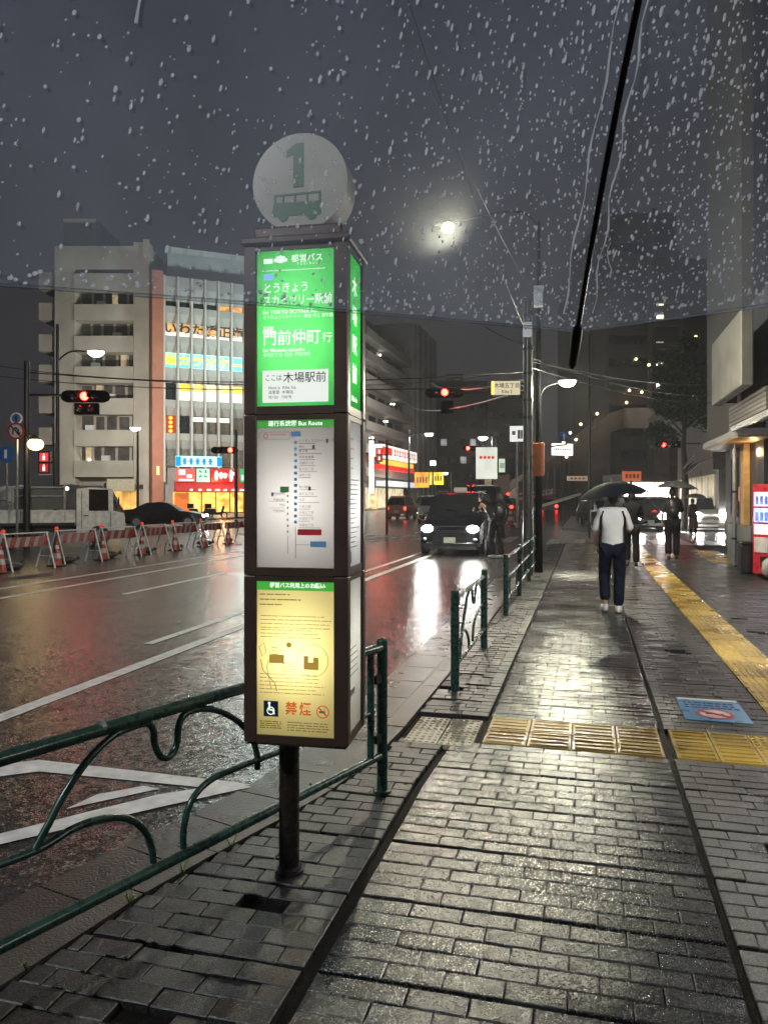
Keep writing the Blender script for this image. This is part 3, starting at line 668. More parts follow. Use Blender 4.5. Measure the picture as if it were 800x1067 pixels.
# ================================================================= GUARD RAILS
A0 = Vector((-1.76, 2.01, 0)); A1 = Vector((-1.07, 4.04, 0)); dA = (A1 - A0).normalized(); nA = Vector((dA.y, -dA.x, 0))
def onrail(px, py):
    """point where the sight line meets the fence's own vertical plane"""
    d = Vector((-SA + (px - 400) / 802 * CA, CA + (px - 400) / 802 * SA, -(py - 518) / 802)); t = (A0 - Vector((0, 0, 1.6))).dot(nA) / d.dot(nA)
    return Vector((0, 0, 1.6)) + d * t
def smooth(pts, n=6):
    """Catmull-Rom through the points"""
    o = []
    for i in range(len(pts) - 1):
        p0, p1, p2, p3 = pts[max(i - 1, 0)], pts[i], pts[i + 1], pts[min(i + 2, len(pts) - 1)]
        for k in range(n):
            t = k / n; o.append(.5 * ((2 * p1) + (p2 - p0) * t + (2 * p0 - 5 * p1 + 4 * p2 - p3) * t * t + (3 * p1 - p0 - 3 * p2 + p3) * t ** 3))
    return o + [pts[-1]]
RT, RB = .785, .20
gr = thing('guard_rail', 'green curved-bar guard rail beside the lit bus stop column', 'guard rail', A1, world=True)
S0 = A0 - dA * 1.6
b = MB(); b.tube([S0 + UZ * RT, A1 + UZ * RT], .0245, 14); b.build('top_rail', M_GREEN, gr)
b = MB(); b.tube([S0 + UZ * RB, A1 + UZ * RB], .0215, 14); b.build('bottom_rail', M_GREEN, gr)
for p, nm in ((A1, 'post'), (A1 - dA * 2.9, 'post')):
    b = MB(); b.cyl(p + UZ * -.0, p + UZ * .82, .029, n=18); b.ell(p + UZ * .82, (.031, .031, .016), 18, 6)
    b.cyl(p + UZ * .0, p + UZ * .012, .05, n=16); b.build('post', M_GREEN, gr)
e = A1 - dA * .11
b = MB(); b.tube([e + UZ * RB, e + UZ * RT], .019, 12); b.build('end_bar', M_GREEN, gr)
b = MB()
for zz in (.62, .30): b.box(A1 - dA * .045 + UZ * zz, (.03, .06, .045), math.atan2(dA.y, dA.x) - PI / 2); b.cyl(A1 - dA * .08 + UZ * zz, A1 + UZ * zz, .007, n=8)
b.build('bracket', M_DARKSTEEL, gr)
def bar(pxs, name='ornament_bar', r=.0135):
    b = MB(); b.tube(smooth([onrail(*p) for p in pxs]), r, 10); b.build(name, M_GREEN, gr)
bar([(36, 886), (50, 860), (68, 826), (92, 792), (118, 767), (140, 757), (154, 754), (160, 762), (161, 775), (167, 788), (176, 789), (184, 777), (186, 758), (192, 745), (208, 739), (228, 741), (248, 752), (262, 768), (268, 788), (268, 802)])
bar([(-160, 938), (-80, 926), (0, 901), (45, 883), (76, 864), (105, 854), (132, 853), (150, 865), (158, 884), (160, 899)])
bar([(191, 884), (192, 860), (200, 834), (218, 814), (245, 801), (292, 783), (340, 764), (389, 742)])
bar([(-200, 880), (-170, 830), (-140, 822), (-120, 836), (-105, 850), (-85, 840), (-70, 812), (-40, 800), (-10, 806)], r=.0135)
b = MB(); b.tube([onrail(103, 758.5) , onrail(107, 757.5)], .0252, 14); b.build('joint_sleeve', M_GALV, gr)

def rail_section(y0, y1, x, label, fancy):
    t = thing('guard_rail', label, 'guard rail', (x, y0, 0), 0, 'green guard rails along the kerb')
    Lr = y1 - y0
    posts = [0, Lr] if fancy else [0, Lr * .25, Lr * .5, Lr * .75, Lr]
    for q in posts:
        b = MB(); b.cyl((0, q, -.0), (0, q, .82), .036, n=16); b.ell((0, q, .82), (.037, .037, .012), 16, 4); b.build('post', M_GREEN, t)
    for z in ((.76, .2) if fancy else (.77, .5, .22)):
        b = MB(); b.tube([(0, 0, z), (0, Lr, z)], .022, 10); b.build('rail', M_GREEN, t)
    if fancy:
        P_ = lambda u, z: Vector((0, u * Lr, z))
        for pts in ([P_(.12, .2), P_(.2, .42), P_(.36, .68), P_(.5, .74), P_(.55, .6), P_(.62, .58), P_(.66, .7), P_(.78, .73), P_(.9, .6), P_(.95, .2)],
                    [P_(0, .34), P_(.25, .42), P_(.4, .3), P_(.42, .2)], [P_(.55, .2), P_(.58, .36), P_(.75, .46), P_(1, .5)]):
            b = MB(); b.tube(smooth(pts, 4), .013, 8); b.build('ornament_bar', M_GREEN, t)
    else:
        for k in range(8):
            b = MB(); u = (k + .5) / 8 * Lr; b.tube([(0, u, .22), (0, u, .5)], .010, 8); b.build('baluster', M_GREEN, t)
    return t
gr['group'] = 'green guard rails along the kerb'
rail_section(6.32, 8.2, -1.05, 'short green guard rail between the pale tactile tiles and the long railing', True)
rail_section(10.5, 19.2, -1.05, 'long green three-bar railing running up to the parked dark minivan', False)

# ================================================================= CLEAR UMBRELLA OVERHEAD (held by the photographer)
random.seed(21)
def cw(r, f, z): return Vector((-f * SA + r * CA, f * CA + r * SA, z))    # right / forward of the photographer
RIM = 1.7314; uc = cw(.1053, .05, 0); tipw = cw(.1519, .6092, 0); tip0 = tipw - uc; th0 = math.atan2(tip0.y, tip0.x); UR = .5612
TL = cw(1, 0, 0) * .0466 + cw(0, 1, 0) * -.0923          # the umbrella leans forward
um = thing('clear_umbrella', 'clear plastic umbrella wet with rain, its rim and one dark rib across the sky', 'umbrella', (uc.x, uc.y, 1.05), world=True)
def prof(s):           # s = 0 centre .. 1 rim -> height
    return RIM + .20 * (1 - s ** 2.1)
NR = 7; NS = 12; NB = 8
def cpt(k, s, dz=0.0):
    """k in rib units (fractional between ribs); film sags between ribs"""
    i = math.floor(k); f = k - i
    a0 = th0 + i * 2 * PI / NR; a1 = a0 + 2 * PI / NR
    d = Vector((math.cos(a0), math.sin(a0), 0)) * (1 - f) + Vector((math.cos(a1), math.sin(a1), 0)) * f
    sag = 1 - .031 * math.sin(PI * f) * s
    q = Vector((uc.x, uc.y, 0)) + d * UR * s * sag
    return q + UZ * (prof(s) - {6: .0154, 0: .004}.get(i % 7, .012) * math.sin(PI * f) * s * s + (q - tipw).dot(TL) + dz)
vs = []; fs = []
for i in range(NR * NB):
    for j in range(NS + 1): vs.append(cpt(i / NB, j / NS))
for i in range(NR * NB):
    i2 = (i + 1) % (NR * NB)
    for j in range(NS): fs.append((i * (NS + 1) + j, i * (NS + 1) + j + 1, i2 * (NS + 1) + j + 1, i2 * (NS + 1) + j))
def vinyl():
    m = bpy.data.materials.new('clear_vinyl'); m.use_nodes = True; n = m.node_tree; n.nodes.clear(); N = n.nodes.new; K = n.links.new
    o = N('ShaderNodeOutputMaterial'); tr = N('ShaderNodeBsdfTransparent'); tl = N('ShaderNodeBsdfTranslucent'); di = N('ShaderNodeBsdfDiffuse'); gl = N('ShaderNodeBsdfGlossy'); rf = N('ShaderNodeBsdfRefraction')
    tr.inputs[0].default_value = (.93, .95, .97, 1); tl.inputs[0].default_value = (.66, .76, 1.0, 1); di.inputs[0].default_value = (.66, .76, 1.0, 1); gl.inputs['Roughness'].default_value = .08
    rf.inputs['IOR'].default_value = 1.03; rf.inputs['Roughness'].default_value = 1.0; rf.inputs[0].default_value = (.95, .97, 1, 1)
    tcn = N('ShaderNodeTexCoord'); mp_ = N('ShaderNodeMapping'); mp_.inputs['Scale'].default_value = (9, 9, 3); nz_ = N('ShaderNodeTexNoise'); nz_.inputs['Scale'].default_value = 1.0; nz_.inputs['Detail'].default_value = 5; K(tcn.outputs['Object'], mp_.inputs[0]); K(mp_.outputs[0], nz_.inputs['Vector'])
    r = N('ShaderNodeMapRange'); r.inputs['From Min'].default_value = .35; r.inputs['From Max'].default_value = .7; r.inputs['To Min'].default_value = .06; r.inputs['To Max'].default_value = .17; K(nz_.outputs['Fac'], r.inputs['Value'])
    wa = N('ShaderNodeAttribute'); wa.attribute_name = 'wetness'; wm = N('ShaderNodeMath'); wm.operation = 'MULTIPLY_ADD'; wm.inputs[1].default_value = .08; K(wa.outputs['Fac'], wm.inputs[0]); K(r.outputs[0], wm.inputs[2]); r = wm
    m0 = N('ShaderNodeMixShader'); m0.inputs[0].default_value = .5; K(di.outputs[0], m0.inputs[1]); K(tl.outputs[0], m0.inputs[2])
    m1 = N('ShaderNodeMixShader'); K(r.outputs[0], m1.inputs[0]); K(tr.outputs[0], m1.inputs[1]); K(m0.outputs[0], m1.inputs[2])
    m2 = N('ShaderNodeMixShader'); m2.inputs[0].default_value = .005; K(m1.outputs[0], m2.inputs[1]); K(rf.outputs[0], m2.inputs[2])
    m3 = N('ShaderNodeMixShader'); fr = N('ShaderNodeFresnel'); fr.inputs[0].default_value = 1.25; K(fr.outputs[0], m3.inputs[0]); K(m2.outputs[0], m3.inputs[1]); K(gl.outputs[0], m3.inputs[2])
    K(m3.outputs[0], o.inputs[0])
    return m
b = MB(); b.add(vs, fs, True); canopy = b.build('canopy', vinyl(), um)
fa = canopy.data.attributes.new('wetness', 'FLOAT', 'POINT'); fa.data.foreach_set('value', [(j / NS) ** 5 for i in range(NR * NB) for j in range(NS + 1)])
b = MB(); b.tube([cpt(i / NB, 1.0) for i in range(NR * NB)], .0012, 6, closed=True); b.build('hem', canopy.data.materials[0], canopy)
M_RIB = mat('dark_rib_steel', (.05, .052, .065), .25, .5)
for k in range(NR):
    b = MB(); b.tube([cpt(k, s / 10, -.006) for s in range(0, 11)] + [cpt(k, 1.012, -.007)], .0021, 8); rb = b.build('rib', M_RIB, um)
    b = MB(); p0, p1 = cpt(k, .985, -.006), cpt(k, 1.035, -.009); b.tube([p0, p0 + (p1 - p0) * .15, p1 - (p1 - p0) * .1, p1], [.0035, .0042, .0036, .002], 10); b.build('rib_tip', M_BLACK, rb)
    b = MB(); b.tube([cpt(k, .52, -.008), Vector((uc.x, uc.y, 1.74))], .0022, 6); b.build('stretcher', M_RIB, um)
b = MB(); b.tube([(uc.x, uc.y, 1.02), (uc.x, uc.y, cpt(0, 0).z + .05)], .0055, 12); b.build('shaft', mat('white_shaft', (.6, .6, .62), .3, .4), um)
b = MB(); b.tube([(uc.x, uc.y, 1.02), (uc.x, uc.y, .90)] + [(uc.x + .035 - .035 * math.cos(a), uc.y, .90 - .035 * math.sin(a)) for a in [R_(d) for d in range(20, 181, 20)]] + [(uc.x + .07, uc.y, .93)], .011, 12); b.build('handle', M_WHITEP, um)
# drops and trickles on the film
def drop_mat():
    m = bpy.data.materials.new('rain_water_drop'); m.use_nodes = True; n = m.node_tree; n.nodes.clear(); N = n.nodes.new; K = n.links.new
    o = N('ShaderNodeOutputMaterial'); tl = N('ShaderNodeBsdfTranslucent'); di = N('ShaderNodeBsdfDiffuse'); gl = N('ShaderNodeBsdfGlossy'); tr = N('ShaderNodeBsdfTransparent')
    for q in (tl, di): q.inputs[0].default_value = (.93, .95, 1, 1)
    gl.inputs['Roughness'].default_value = .12
    a = N('ShaderNodeMixShader'); b_ = N('ShaderNodeMixShader'); c = N('ShaderNodeMixShader'); a.inputs[0].default_value = .8; b_.inputs[0].default_value = .10; c.inputs[0].default_value = .0
    K(di.outputs[0], a.inputs[1]); K(tl.outputs[0], a.inputs[2]); K(a.outputs[0], b_.inputs[1]); K(gl.outputs[0], b_.inputs[2]); K(b_.outputs[0], c.inputs[1]); K(tr.outputs[0], c.inputs[2]); K(c.outputs[0], o.inputs[0])
    return m
b = MB()
def drop(k, s, r, el=1.0):
    p = cpt(k, s, .0012); e = .012
    u = (cpt(k, min(s + e, 1.0)) - cpt(k, s - e)).normalized(); t = (cpt(k + .02, s) - cpt(k - .02, s)).normalized(); nn = t.cross(u)
    if nn.z < 0: nn = -nn
    vs = []; n_, m_ = 8, 3
    for j in range(m_):
        ph = j / m_ * PI / 2
        for i in range(n_):
            a = 2 * PI * i / n_; vs.append(p + (t * math.cos(a) + u * math.sin(a) * el) * r * math.cos(ph) + nn * r * .55 * math.sin(ph))
    vs.append(p + nn * r * .55); f = [(j * n_ + i, j * n_ + (i + 1) % n_, (j + 1) * n_ + (i + 1) % n_, (j + 1) * n_ + i) for j in range(m_ - 1) for i in range(n_)] + [((m_ - 1) * n_ + i, (m_ - 1) * n_ + (i + 1) % n_, m_ * n_) for i in range(n_)] + [tuple(range(n_ - 1, -1, -1))]
    b.add(vs, f, True)
for _ in range(13000):
    k = random.uniform(0, 7) if random.random() < .5 else random.gauss(-.28, .42); s = math.sqrt(random.uniform(.1, .985)); r = random.choice([.0005, .0006, .0008, .001, .0012, .0013]) * random.uniform(.5, .8)
    drop(k, s, r, random.choice([1, 1.2, 1.5, 2.0, 3.0]))
for _ in range(900): drop(random.uniform(0, 7), random.uniform(.985, .999), random.uniform(.0008, .0017))
for _ in range(14):     # trickles
    k = random.uniform(0, 7); s = random.uniform(.3, .9); ln = random.uniform(.02, .09); kk = k; pts = []
    for j in range(6): pts.append(cpt(kk, min(s + ln * j / 5, .99), .001)); kk += random.gauss(0, .008)
    b.tube(pts, [.0002, .0003, .0004, .0004, .0005, .0009], 5)
for k in range(NR):      # pale water lines that imitate the bright reflection beside each rib
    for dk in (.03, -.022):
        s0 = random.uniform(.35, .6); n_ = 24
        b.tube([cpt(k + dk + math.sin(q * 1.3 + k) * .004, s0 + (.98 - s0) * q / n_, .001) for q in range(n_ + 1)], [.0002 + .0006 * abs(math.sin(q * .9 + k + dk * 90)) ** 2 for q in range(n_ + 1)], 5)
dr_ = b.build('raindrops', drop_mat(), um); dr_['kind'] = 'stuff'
# ================================================================= BUILDINGS
random.seed(31)
def frame(o, d):
    """local frame for a facade: origin o, along d (unit, horizontal), outward n; returns Matrix"""
    d = Vector((d[0], d[1], 0)).normalized(); n = Vector((d.y, -d.x, 0)); M = Matrix.Identity(4)
    for i in range(3): M[i][0] = d[i]; M[i][1] = -n[i]; M[i][2] = UZ[i]; M[i][3] = o[i]
    return M          # x along facade, y into the building, z up
def bthing(name, label, cat, o, d, group=None):
    t = thing(name, label, cat, o, math.atan2(d[1], d[0]), group); return t
CR = Vector((CA, SA, 0)); CF = Vector((-SA, CA, 0))

# --- A: balcony apartment block
M_DIM = mat('dim_interior', (.06, .055, .05), .6)
oA = at(57, 540, 75); oA.z = ZR
sc = 75 / 802
def zA(py): return 1.6 + (518 - py) * sc - ZR
def xA(px): return (px - 57) * sc
A = bthing('apartment_block', 'beige balcony apartment block with a rooftop tower room, seen past the red traffic light', 'apartment block', oA, CR)
b = MB(); b.b2((xA(57), 1.4, 0), (xA(155), 14, zA(256))); b.b2((xA(57), 0, zA(505)), (xA(78), 1.4, zA(256))); b.b2((xA(139), 0, zA(505)), (xA(155), 1.4, zA(252))); b.b2((xA(150), -.3, 0), (xA(156), 0, zA(250)))
b.b2((xA(78), 0, zA(280)), (xA(139), 1.4, zA(256)))
b.build('wall', M_BEIGE, A)
b = MB(); b.b2((xA(57), 2, zA(256)), (xA(92), 9, zA(220))); b.build('rooftop_room', mat('pale_facade', (.46, .42, .36), .7, var=.1, scale=.6), A)
b = MB(); b.b2((xA(54), 1.9, zA(278)), (xA(59), 2.2, zA(266))); b.build('rooftop_lamp', glow('amber_lamp', (1, .5, .15), 1.3), A)
fl = [(282, 300), (310, 330), (339, 357), (365, 386), (401, 419), (436, 452), (469, 484)]   # recess py
for i, (pt, pb) in enumerate([(269, 285), (298, 317), (331, 350), (364, 382), (397, 415), (430, 448), (462, 480)]):
    b = MB(); b.b2((xA(77.5), -.15, zA(pb + 17)), (xA(139.5), .02, zA(pb))); b.b2((xA(77.5), .02, zA(pb + 17)), (xA(139.5), 1.39, zA(pb + 15)))
    b.build('balcony', M_BEIGE, A)
    b = MB(); x = 80
    while x < 136:
        wd = random.uniform(7, 12); b.b2((xA(x), 1.34, zA(pb + 14)), (xA(min(x + wd, 138)), 1.38, zA(pt + 1 + (2 if random.random() < .3 else 0)))); x += wd + 3
    b.build('window', mat('balcony_window', (.09, .082, .072), .4, var=.5, scale=1.5), A)
    if i in (1, 3, 4, 6):
        xq = (95, 112, 84, 121)[i % 4]; b = MB(); b.b2((xA(xq), 1.30, zA(pb + 9)), (xA(xq + 6), 1.335, zA(pt + 2))); b.build('lit_window', glow('flat_window', (1, .78, .48), .28, var=.3), A)
    b = MB(); b.b2((xA(80 + (i * 17) % 40), .9, zA(pb + 1)), (xA(80 + (i * 17) % 40) + .8, 1.25, zA(pb - 6))); b.build('air_conditioner', M_WHITEP, A)
    b = MB(); b.b2((xA(38), .5, zA(pb + 15)), (xA(58), 5, zA(pb - 3))); b.prism([(0, 0), (1.2, 0), (1.2, 1.4)], (xA(45), 1.2, zA(pb - 3)), UX, UZ, (0, 2.5, 0)); b.build('side_balcony', M_BEIGE, A)
b = MB(); b.ell((xA(88), 1.2, zA(479)), .12, 8, 4); b.build('balcony_lamp', M_LAMPW, A)
b = MB(); b.b2((xA(112), -.2, zA(512)), (xA(141), .2, zA(499))); b.build('shop_sign', mat('cream_sign', (.5, .45, .34), .5), A)
b = MB()
for k in range(4): b.b2((xA(108 + k * 8), 1.2, zA(538)), (xA(115 + k * 8), 1.3, zA(512)))
b.build('shop_window', glow('warm_shop_window', (1, .52, .12), .9, var=.5, scale=1.2), A)
b = MB(); b.b2((xA(57.5), -.1, zA(540)), (xA(107), .1, zA(506))); b.build('shutter', mat('dark_shutter', (.05, .047, .043), .5, var=.3, scale=2), A)

# --- B: office building with signs
dirB = CR * math.sin(R_(66)) + CF * math.cos(R_(66))
oB = at(171, 535, 74); oB.z = ZR
CWB = 1.30
B = bthing('office_building', 'grey office building with lit shop signs on every floor and a blank rooftop billboard', 'office building', oB, dirB)
NC = 13; WB = NC * CWB
def zB(py): return 1.6 + (518 - py) * 74 / 802 - ZR
b = MB(); b.b2((0, .5, 0), (WB, 16, zB(287)))
rowsB = [(312, 318), (335, 349), (366, 382), (398, 416), (432, 451), (467, 485)]
prev = zB(287)
for pt, pb in rowsB + [(600, 600)]:
    zt = zB(pt) if pt < 590 else 4.6
    # sloping spandrel between window rows
    b.add([(0, -.02, prev), (WB, -.02, prev), (WB, -.02, (prev + zt) / 2 + .1), (0, -.02, (prev + zt) / 2 + .1), (0, .44, zt), (WB, .44, zt)], [(1, 0, 3, 2), (2, 3, 4, 5)])
    prev = zB(pb) if pt < 590 else 0
b.build('wall', M_GREYW, B)
b = MB()
for k in range(NC + 1): b.b2((k * CWB - .09, -.32, 3.2), (k * CWB + .09, -.03, zB(287)))
b.build('fin', mat('pale_fin', (.42, .39, .36), .6, var=.1, scale=.7), B)
b = MB(); b.b2((-1.15, -.35, 0), (-.1, 14, zB(283))); b.build('side_wall', mat('rust_tile_wall', (.32, .12, .07), .6, var=.15, scale=1), B)
b = MB(); b.b2((-.75, -.42, zB(495)), (-.5, -.36, zB(486))); b.build('wall_lamp', glow('orange_strip', (1, .45, .2), 2), B)
b = MB(); b.b2((.6, 2, zB(285)), (WB, 2.6, zB(249))); b.build('billboard', mat('blank_billboard_grey', (.5, .5, .5), .5, var=.08, scale=.5), B)
b = MB()
for k in range(5): b.cyl((1 + k * 3.5, 3.2, zB(290)), (1 + k * 3.5, 3.2, zB(255)), .12, n=8)
b.build('billboard_frame', M_DARKSTEEL, B)
def cell(b, c, pt, pb, y=.36, g=.12): b.b2((c * CWB + g, y, zB(pb)), ((c + 1) * CWB - g, y + .05, zB(pt)))
winm = {0: [(c, M_GLASS) for c in range(4)] + [(c, glow('amber_window', (1, .42, .1), .8, var=.6, scale=2.5)) for c in range(4, NC)],
        1: [(c, glow('tan_window', (.8, .42, .16), .8, var=.35, scale=1.5)) for c in range(NC)],
        2: [(c, glow('cyan_sign', (.10, .62, .62), 1.3, var=.12)) for c in range(NC)],
        3: [(0, M_GLASS)] + [(c, glow('white_sign', (1, .96, .86), 1.2)) for c in range(1, NC)],
        4: [(0, glow('red_cell', (.5, .06, .02), .7)), (1, M_GLASS)] + [(c, mat('shelf_window', (.10, .07, .05), .4, var=.5, scale=6)) for c in range(2, NC)],
        5: [(c, mat('dim_window', (.12, .11, .09), .5, var=.4, scale=3)) for c in range(NC)]}
for r, (pt, pb) in enumerate(rowsB):
    for c, m in winm[r]:
        b = MB(); cell(b, c, pt, pb); wn = b.build('window', m, B)
yl = .352
M_KA = glow('yellow_lettering', (1, .85, .05), 1.2); M_YE = glow('yellow_band', (1, .62, .03), 1.15)
for c, ch in enumerate('いわた矯正歯科'):
    b = MB(); b.text(ch, ((c + .5) * CWB, yl, (zB(335) + zB(347)) / 2), UX, UZ, 1.25, bold=.03); b.build('lettering', M_LETB, B)
    b = MB(); b.b2((c * CWB + .13, yl, zB(349) + .02), ((c + 1) * CWB - .13, yl + .006, zB(345.5) + random.uniform(0, .2))); b.build('sill_glow', glow('pale_window_strip', (1, .9, .75), 1.1), B)
for c, ch in enumerate(' カラオケ'):
    b = MB(); b.text(ch if c else '館', ((c + .5) * CWB, yl, (zB(366) + zB(382)) / 2), UX, UZ, 1.05, bold=.05); b.build('lettering', M_KA, B)
b = MB()
for c in range(NC):
    for q in (pt_ for pt_ in (0,)):
        xa, xb, za, zb = c * CWB + .12, (c + 1) * CWB - .12, zB(382), zB(366)
        for lo, hi in (((xa, za), (xb, za + .09)), ((xa, zb - .09), (xb, zb)), ((xa, za), (xa + .07, zb)), ((xb - .07, za), (xb, zb))): b.b2((lo[0], yl - .004, lo[1]), (hi[0], yl, hi[1]))
b.build('sign_border', glow('mint_border', (.7, 1, .9), 1.1), B)
b = MB()
for c in range(5, NC): b.b2((c * CWB + .2, yl, zB(376)), ((c + 1) * CWB - .2, yl + .006, zB(373.5)))
b.build('sign_stripe', M_KA, B)
for c in range(1, 6):
    b = MB(); b.b2((c * CWB + .12, yl, zB(406)), ((c + 1) * CWB - .12, yl + .006, zB(398))); b.build('sign_band', M_YE, B)
b = MB(); zc = (zB(432) + zB(451)) / 2
for k in range(4): b.ell((.5 * CWB, .3, zc + .62 - k * .42), (.2, .05, .16), 8, 4)
b.build('sign_marks', M_KA, B)
for c in (2, 3, 4, 6):
    b = MB(); b.b2((c * CWB + .13, yl - .03, zB(437.5)), ((c + 1) * CWB - .13, yl, zB(433))); b.build('light_strip', glow('pale_strip_light', (1, .97, .85) if c < 6 else (.4, .9, .8), 1.3), B)
# street signs over the shop
def sgn(xa, xb, pt, pb, m, y=-.55, nm='sign_board'):
    b = MB(); b.b2((xa, y, zB(pb)), (xb, y + .22, zB(pt))); return b.build(nm, m, B)
sgn(1.0, 5.45, 475, 486, glow('cyan_board', (.55, .93, 1), 1.25)); sgn(1.0, 1.5, 475.5, 485.5, glow('blue_end', (.0, .30, .75), .9), -.56, 'sign_end'); sgn(4.95, 5.45, 475.5, 485.5, MATS['blue_end'], -.56, 'sign_end')
b = MB(); x = 1.7
for k in range(5): b.b2((x, -.565, zB(484)), (x + .28, -.552, zB(477))); b.b2((x - .1, -.565, zB(481)), (x + .36, -.552, zB(479.5))); x += .62
b.build('sign_marks', glow('blue_marks', (.03, .33, .65), .8), B)
for xa, xb, m in ((1.05, 2.85, glow('pink_board', (.75, .12, .10), .8)), (3.0, 4.25, glow('mint_board', (.45, .80, .62), .9)), (4.4, 7.1, glow('red_board', (.75, .012, .012), 1.0)), (7.25, 7.7, glow('green_board', (.03, .42, .16), .9)), (7.75, 8.5, glow('white_board', (.9, .95, .9), 1))):
    sgn(xa, xb, 488, 502, m)
b = MB()
for k, (cx_, h_) in enumerate(((4.9, .5), (5.35, .35), (5.75, .28), (6.35, .6))):
    b.ell((cx_, -.56, zB(495)), (.2, .012, h_), 10, 6); b.box((cx_ + .1, -.562, zB(495) + .1), (.5 if k in (0, 3) else .3, .012, .14))
b.box((6.6, -.562, zB(492)), (.5, .012, .14)); b.box((1.6, -.56, zB(492)), (.6, .012, .5)); b.box((2.3, -.56, zB(496)), (.5, .012, .3)); b.box((2.0, -.56, zB(500)), (1.4, .012, .18)); b.box((7.48, -.56, zB(497)), (.2, .012, .5)); 
b.build('sign_marks', glow('white_marks', (1, .95, .92), 1.2), B)
b = MB()
for k in range(4): b.box((3.35 + (k % 2) * .5, -.56, zB(491 + 5 * (k // 2))), (.32, .012, .14), 0, Matrix.Rotation(.6 + k, 3, 'Y'))
b.b2((7.9, -.565, zB(500)), (8.3, -.552, zB(490))); b.build('sign_marks', glow('green_marks_lit', (.03, .3, .14), .6), B)
b = MB(); b.prism([(0, 0), (0, .95), (1.1, 0)], (.9, -.3, zB(512)), (0, -1, 0), UZ, (WB - 1, 0, 0)); b.build('awning', mat('red_awning', (.42, .02, .02), .4), B)
b = MB()
for k in range(7): b.b2((2.2 + k * .8, -1.42, zB(511.4)), (2.2 + k * .8 + random.uniform(.2, .5), -1.405, zB(509.5)))
b.build('awning_marks', MATS['white_marks'], B)
b = MB()
for k in range(8): b.b2((.9 + k * 1.4, .3, 0.25), (.9 + k * 1.4 + 1.25, .36, zB(513)))
b.build('shop_window', glow('orange_shop_window', (1, .50, .10), 1.7, var=.55, scale=1.6), B)
b = MB(); b.b2((1.0, .2, .2), (2.4, .28, zB(513.5))); b.build('shop_door', glow('orange_door', (.8, .2, .04), .8), B)
lamp('frontage_light', (5, -3, 3.0), 320, (1, .6, .25), .6, B); lamp('frontage_light', (7, -10, 15), 5200, (.75, .95, .9), .8, B)  # second, high lamp is an added fill for facade and billboard, without a fixture

# --- C: tall block along the far side of the street
C_ = thing('apartment_block', 'tall grey balcony block along the street just past the bus stop column', 'apartment block', (-27, 94, ZR), R_(90))
LC = 31; HC = 25.6     # x along street, y into building (away from street = -X world)
b = MB(); b.b2((0, 1.4, 0), (LC, 16, HC)); b.build('wall', mat('dark_grey_facade', (.26, .24, .22), .7, var=.15, scale=.5), C_)
for k in range(7):
    z = 4.4 + k * 3.0
    b = MB(); b.b2((0, -.1, z), (LC - 5, .05, z + 1.15)); b.b2((0, .05, z), (LC - 5, 1.38, z + .2)); b.b2((LC - 5, .3, z - .1), (LC - 4.8, 1.38, z + 2.9)); b.build('balcony', M_GREYW, C_)
    for j in range(5):
        b = MB(); b.b2((1 + j * 5, 1.32, z + .3), (4.2 + j * 5, 1.38, z + 2.4)); b.build('window', M_GLASS, C_)
b = MB()
for k, j in ((5, 2), (3, 4), (1, 1), (2, 3)): b.ell((3 + j * 4, 1.1, 4.4 + k * 3 + 2.4), .13, 8, 4)
b.build('balcony_lamp', M_LAMPW, C_)
b = MB(); b.b2((2, -1.6, 7.0), (23, -.4, 8.6)); b.build('sign_board', glow('white_red_board', (1, .82, .75), 1.1), C_)
b = MB(); b.b2((2, -1.62, 7.3), (7, -1.601, 8.3)); b.b2((2, -1.4, 5.4), (22, -.5, 6.0)); b.build('sign_band', glow('red_band', (.8, .03, .02), .9), C_)
b = MB(); x = 8.2
for k in range(9): b.b2((x, -1.63, 7.35 + .1 * (k % 2)), (x + .9, -1.602, 7.6)); b.b2((x + .3, -1.63, 7.65), (x + .6, -1.602, 8.3)); b.b2((x, -1.63, 8.0), (x + .9, -1.602, 8.15)); x += 1.55
b.build('sign_marks', glow('red_sign_marks', (.6, .03, .04), .6), C_)
b = MB(); b.b2((5, -1.5, 6.1), (21, -.5, 6.7)); b.build('sign_band', glow('yellow_lit_band', (1, .6, .08), 1), C_)
b = MB(); b.b2((4, -1.8, 3.2), (24, -.2, 3.9)); b.build('canopy', glow('white_canopy_light', (.8, .85, .9), .8), C_)
b = MB()
for k in range(6): b.b2((1 + k * 4.2, 1.2, .2), (4.6 + k * 4.2, 1.35, 3.0))
b.build('shop_window', glow('pale_shop_window', (1, .85, .55), .75, var=.5, scale=1.2), C_)
b = MB(); b.b2((-1.5, -1.2, 2.2), (-.7, -.8, 8.8)); b.build('vertical_sign', glow('white_vertical_sign', (1, 1, .95), 1.1), C_)
b = MB(); b.b2((-1.4, -1.6, 0.2), (-.3, -1.0, 2.1)); b.build('standing_sign', glow('orange_white_sign', (1, .6, .3), 1.0, var=.7, scale=2), C_)
lamp('frontage_light', (10, -5, 4), 1000, (1, .85, .65), .6, C_)
t = thing('tower_block', 'plain pale windowless slab tower behind the balcony block', 'tower block', (-27.5, 126, ZR))
b = MB(); b.b2((-9, 0, 0), (-.2, 18, 31)); 
for k in range(4): b.b2((-.2, 1 + k * 4.4, 0), (.25, 3.6 + k * 4.4, 31))
b.build('wall', mat('pale_slab_wall', (.34, .34, .35), .7, var=.1, scale=.4), t)

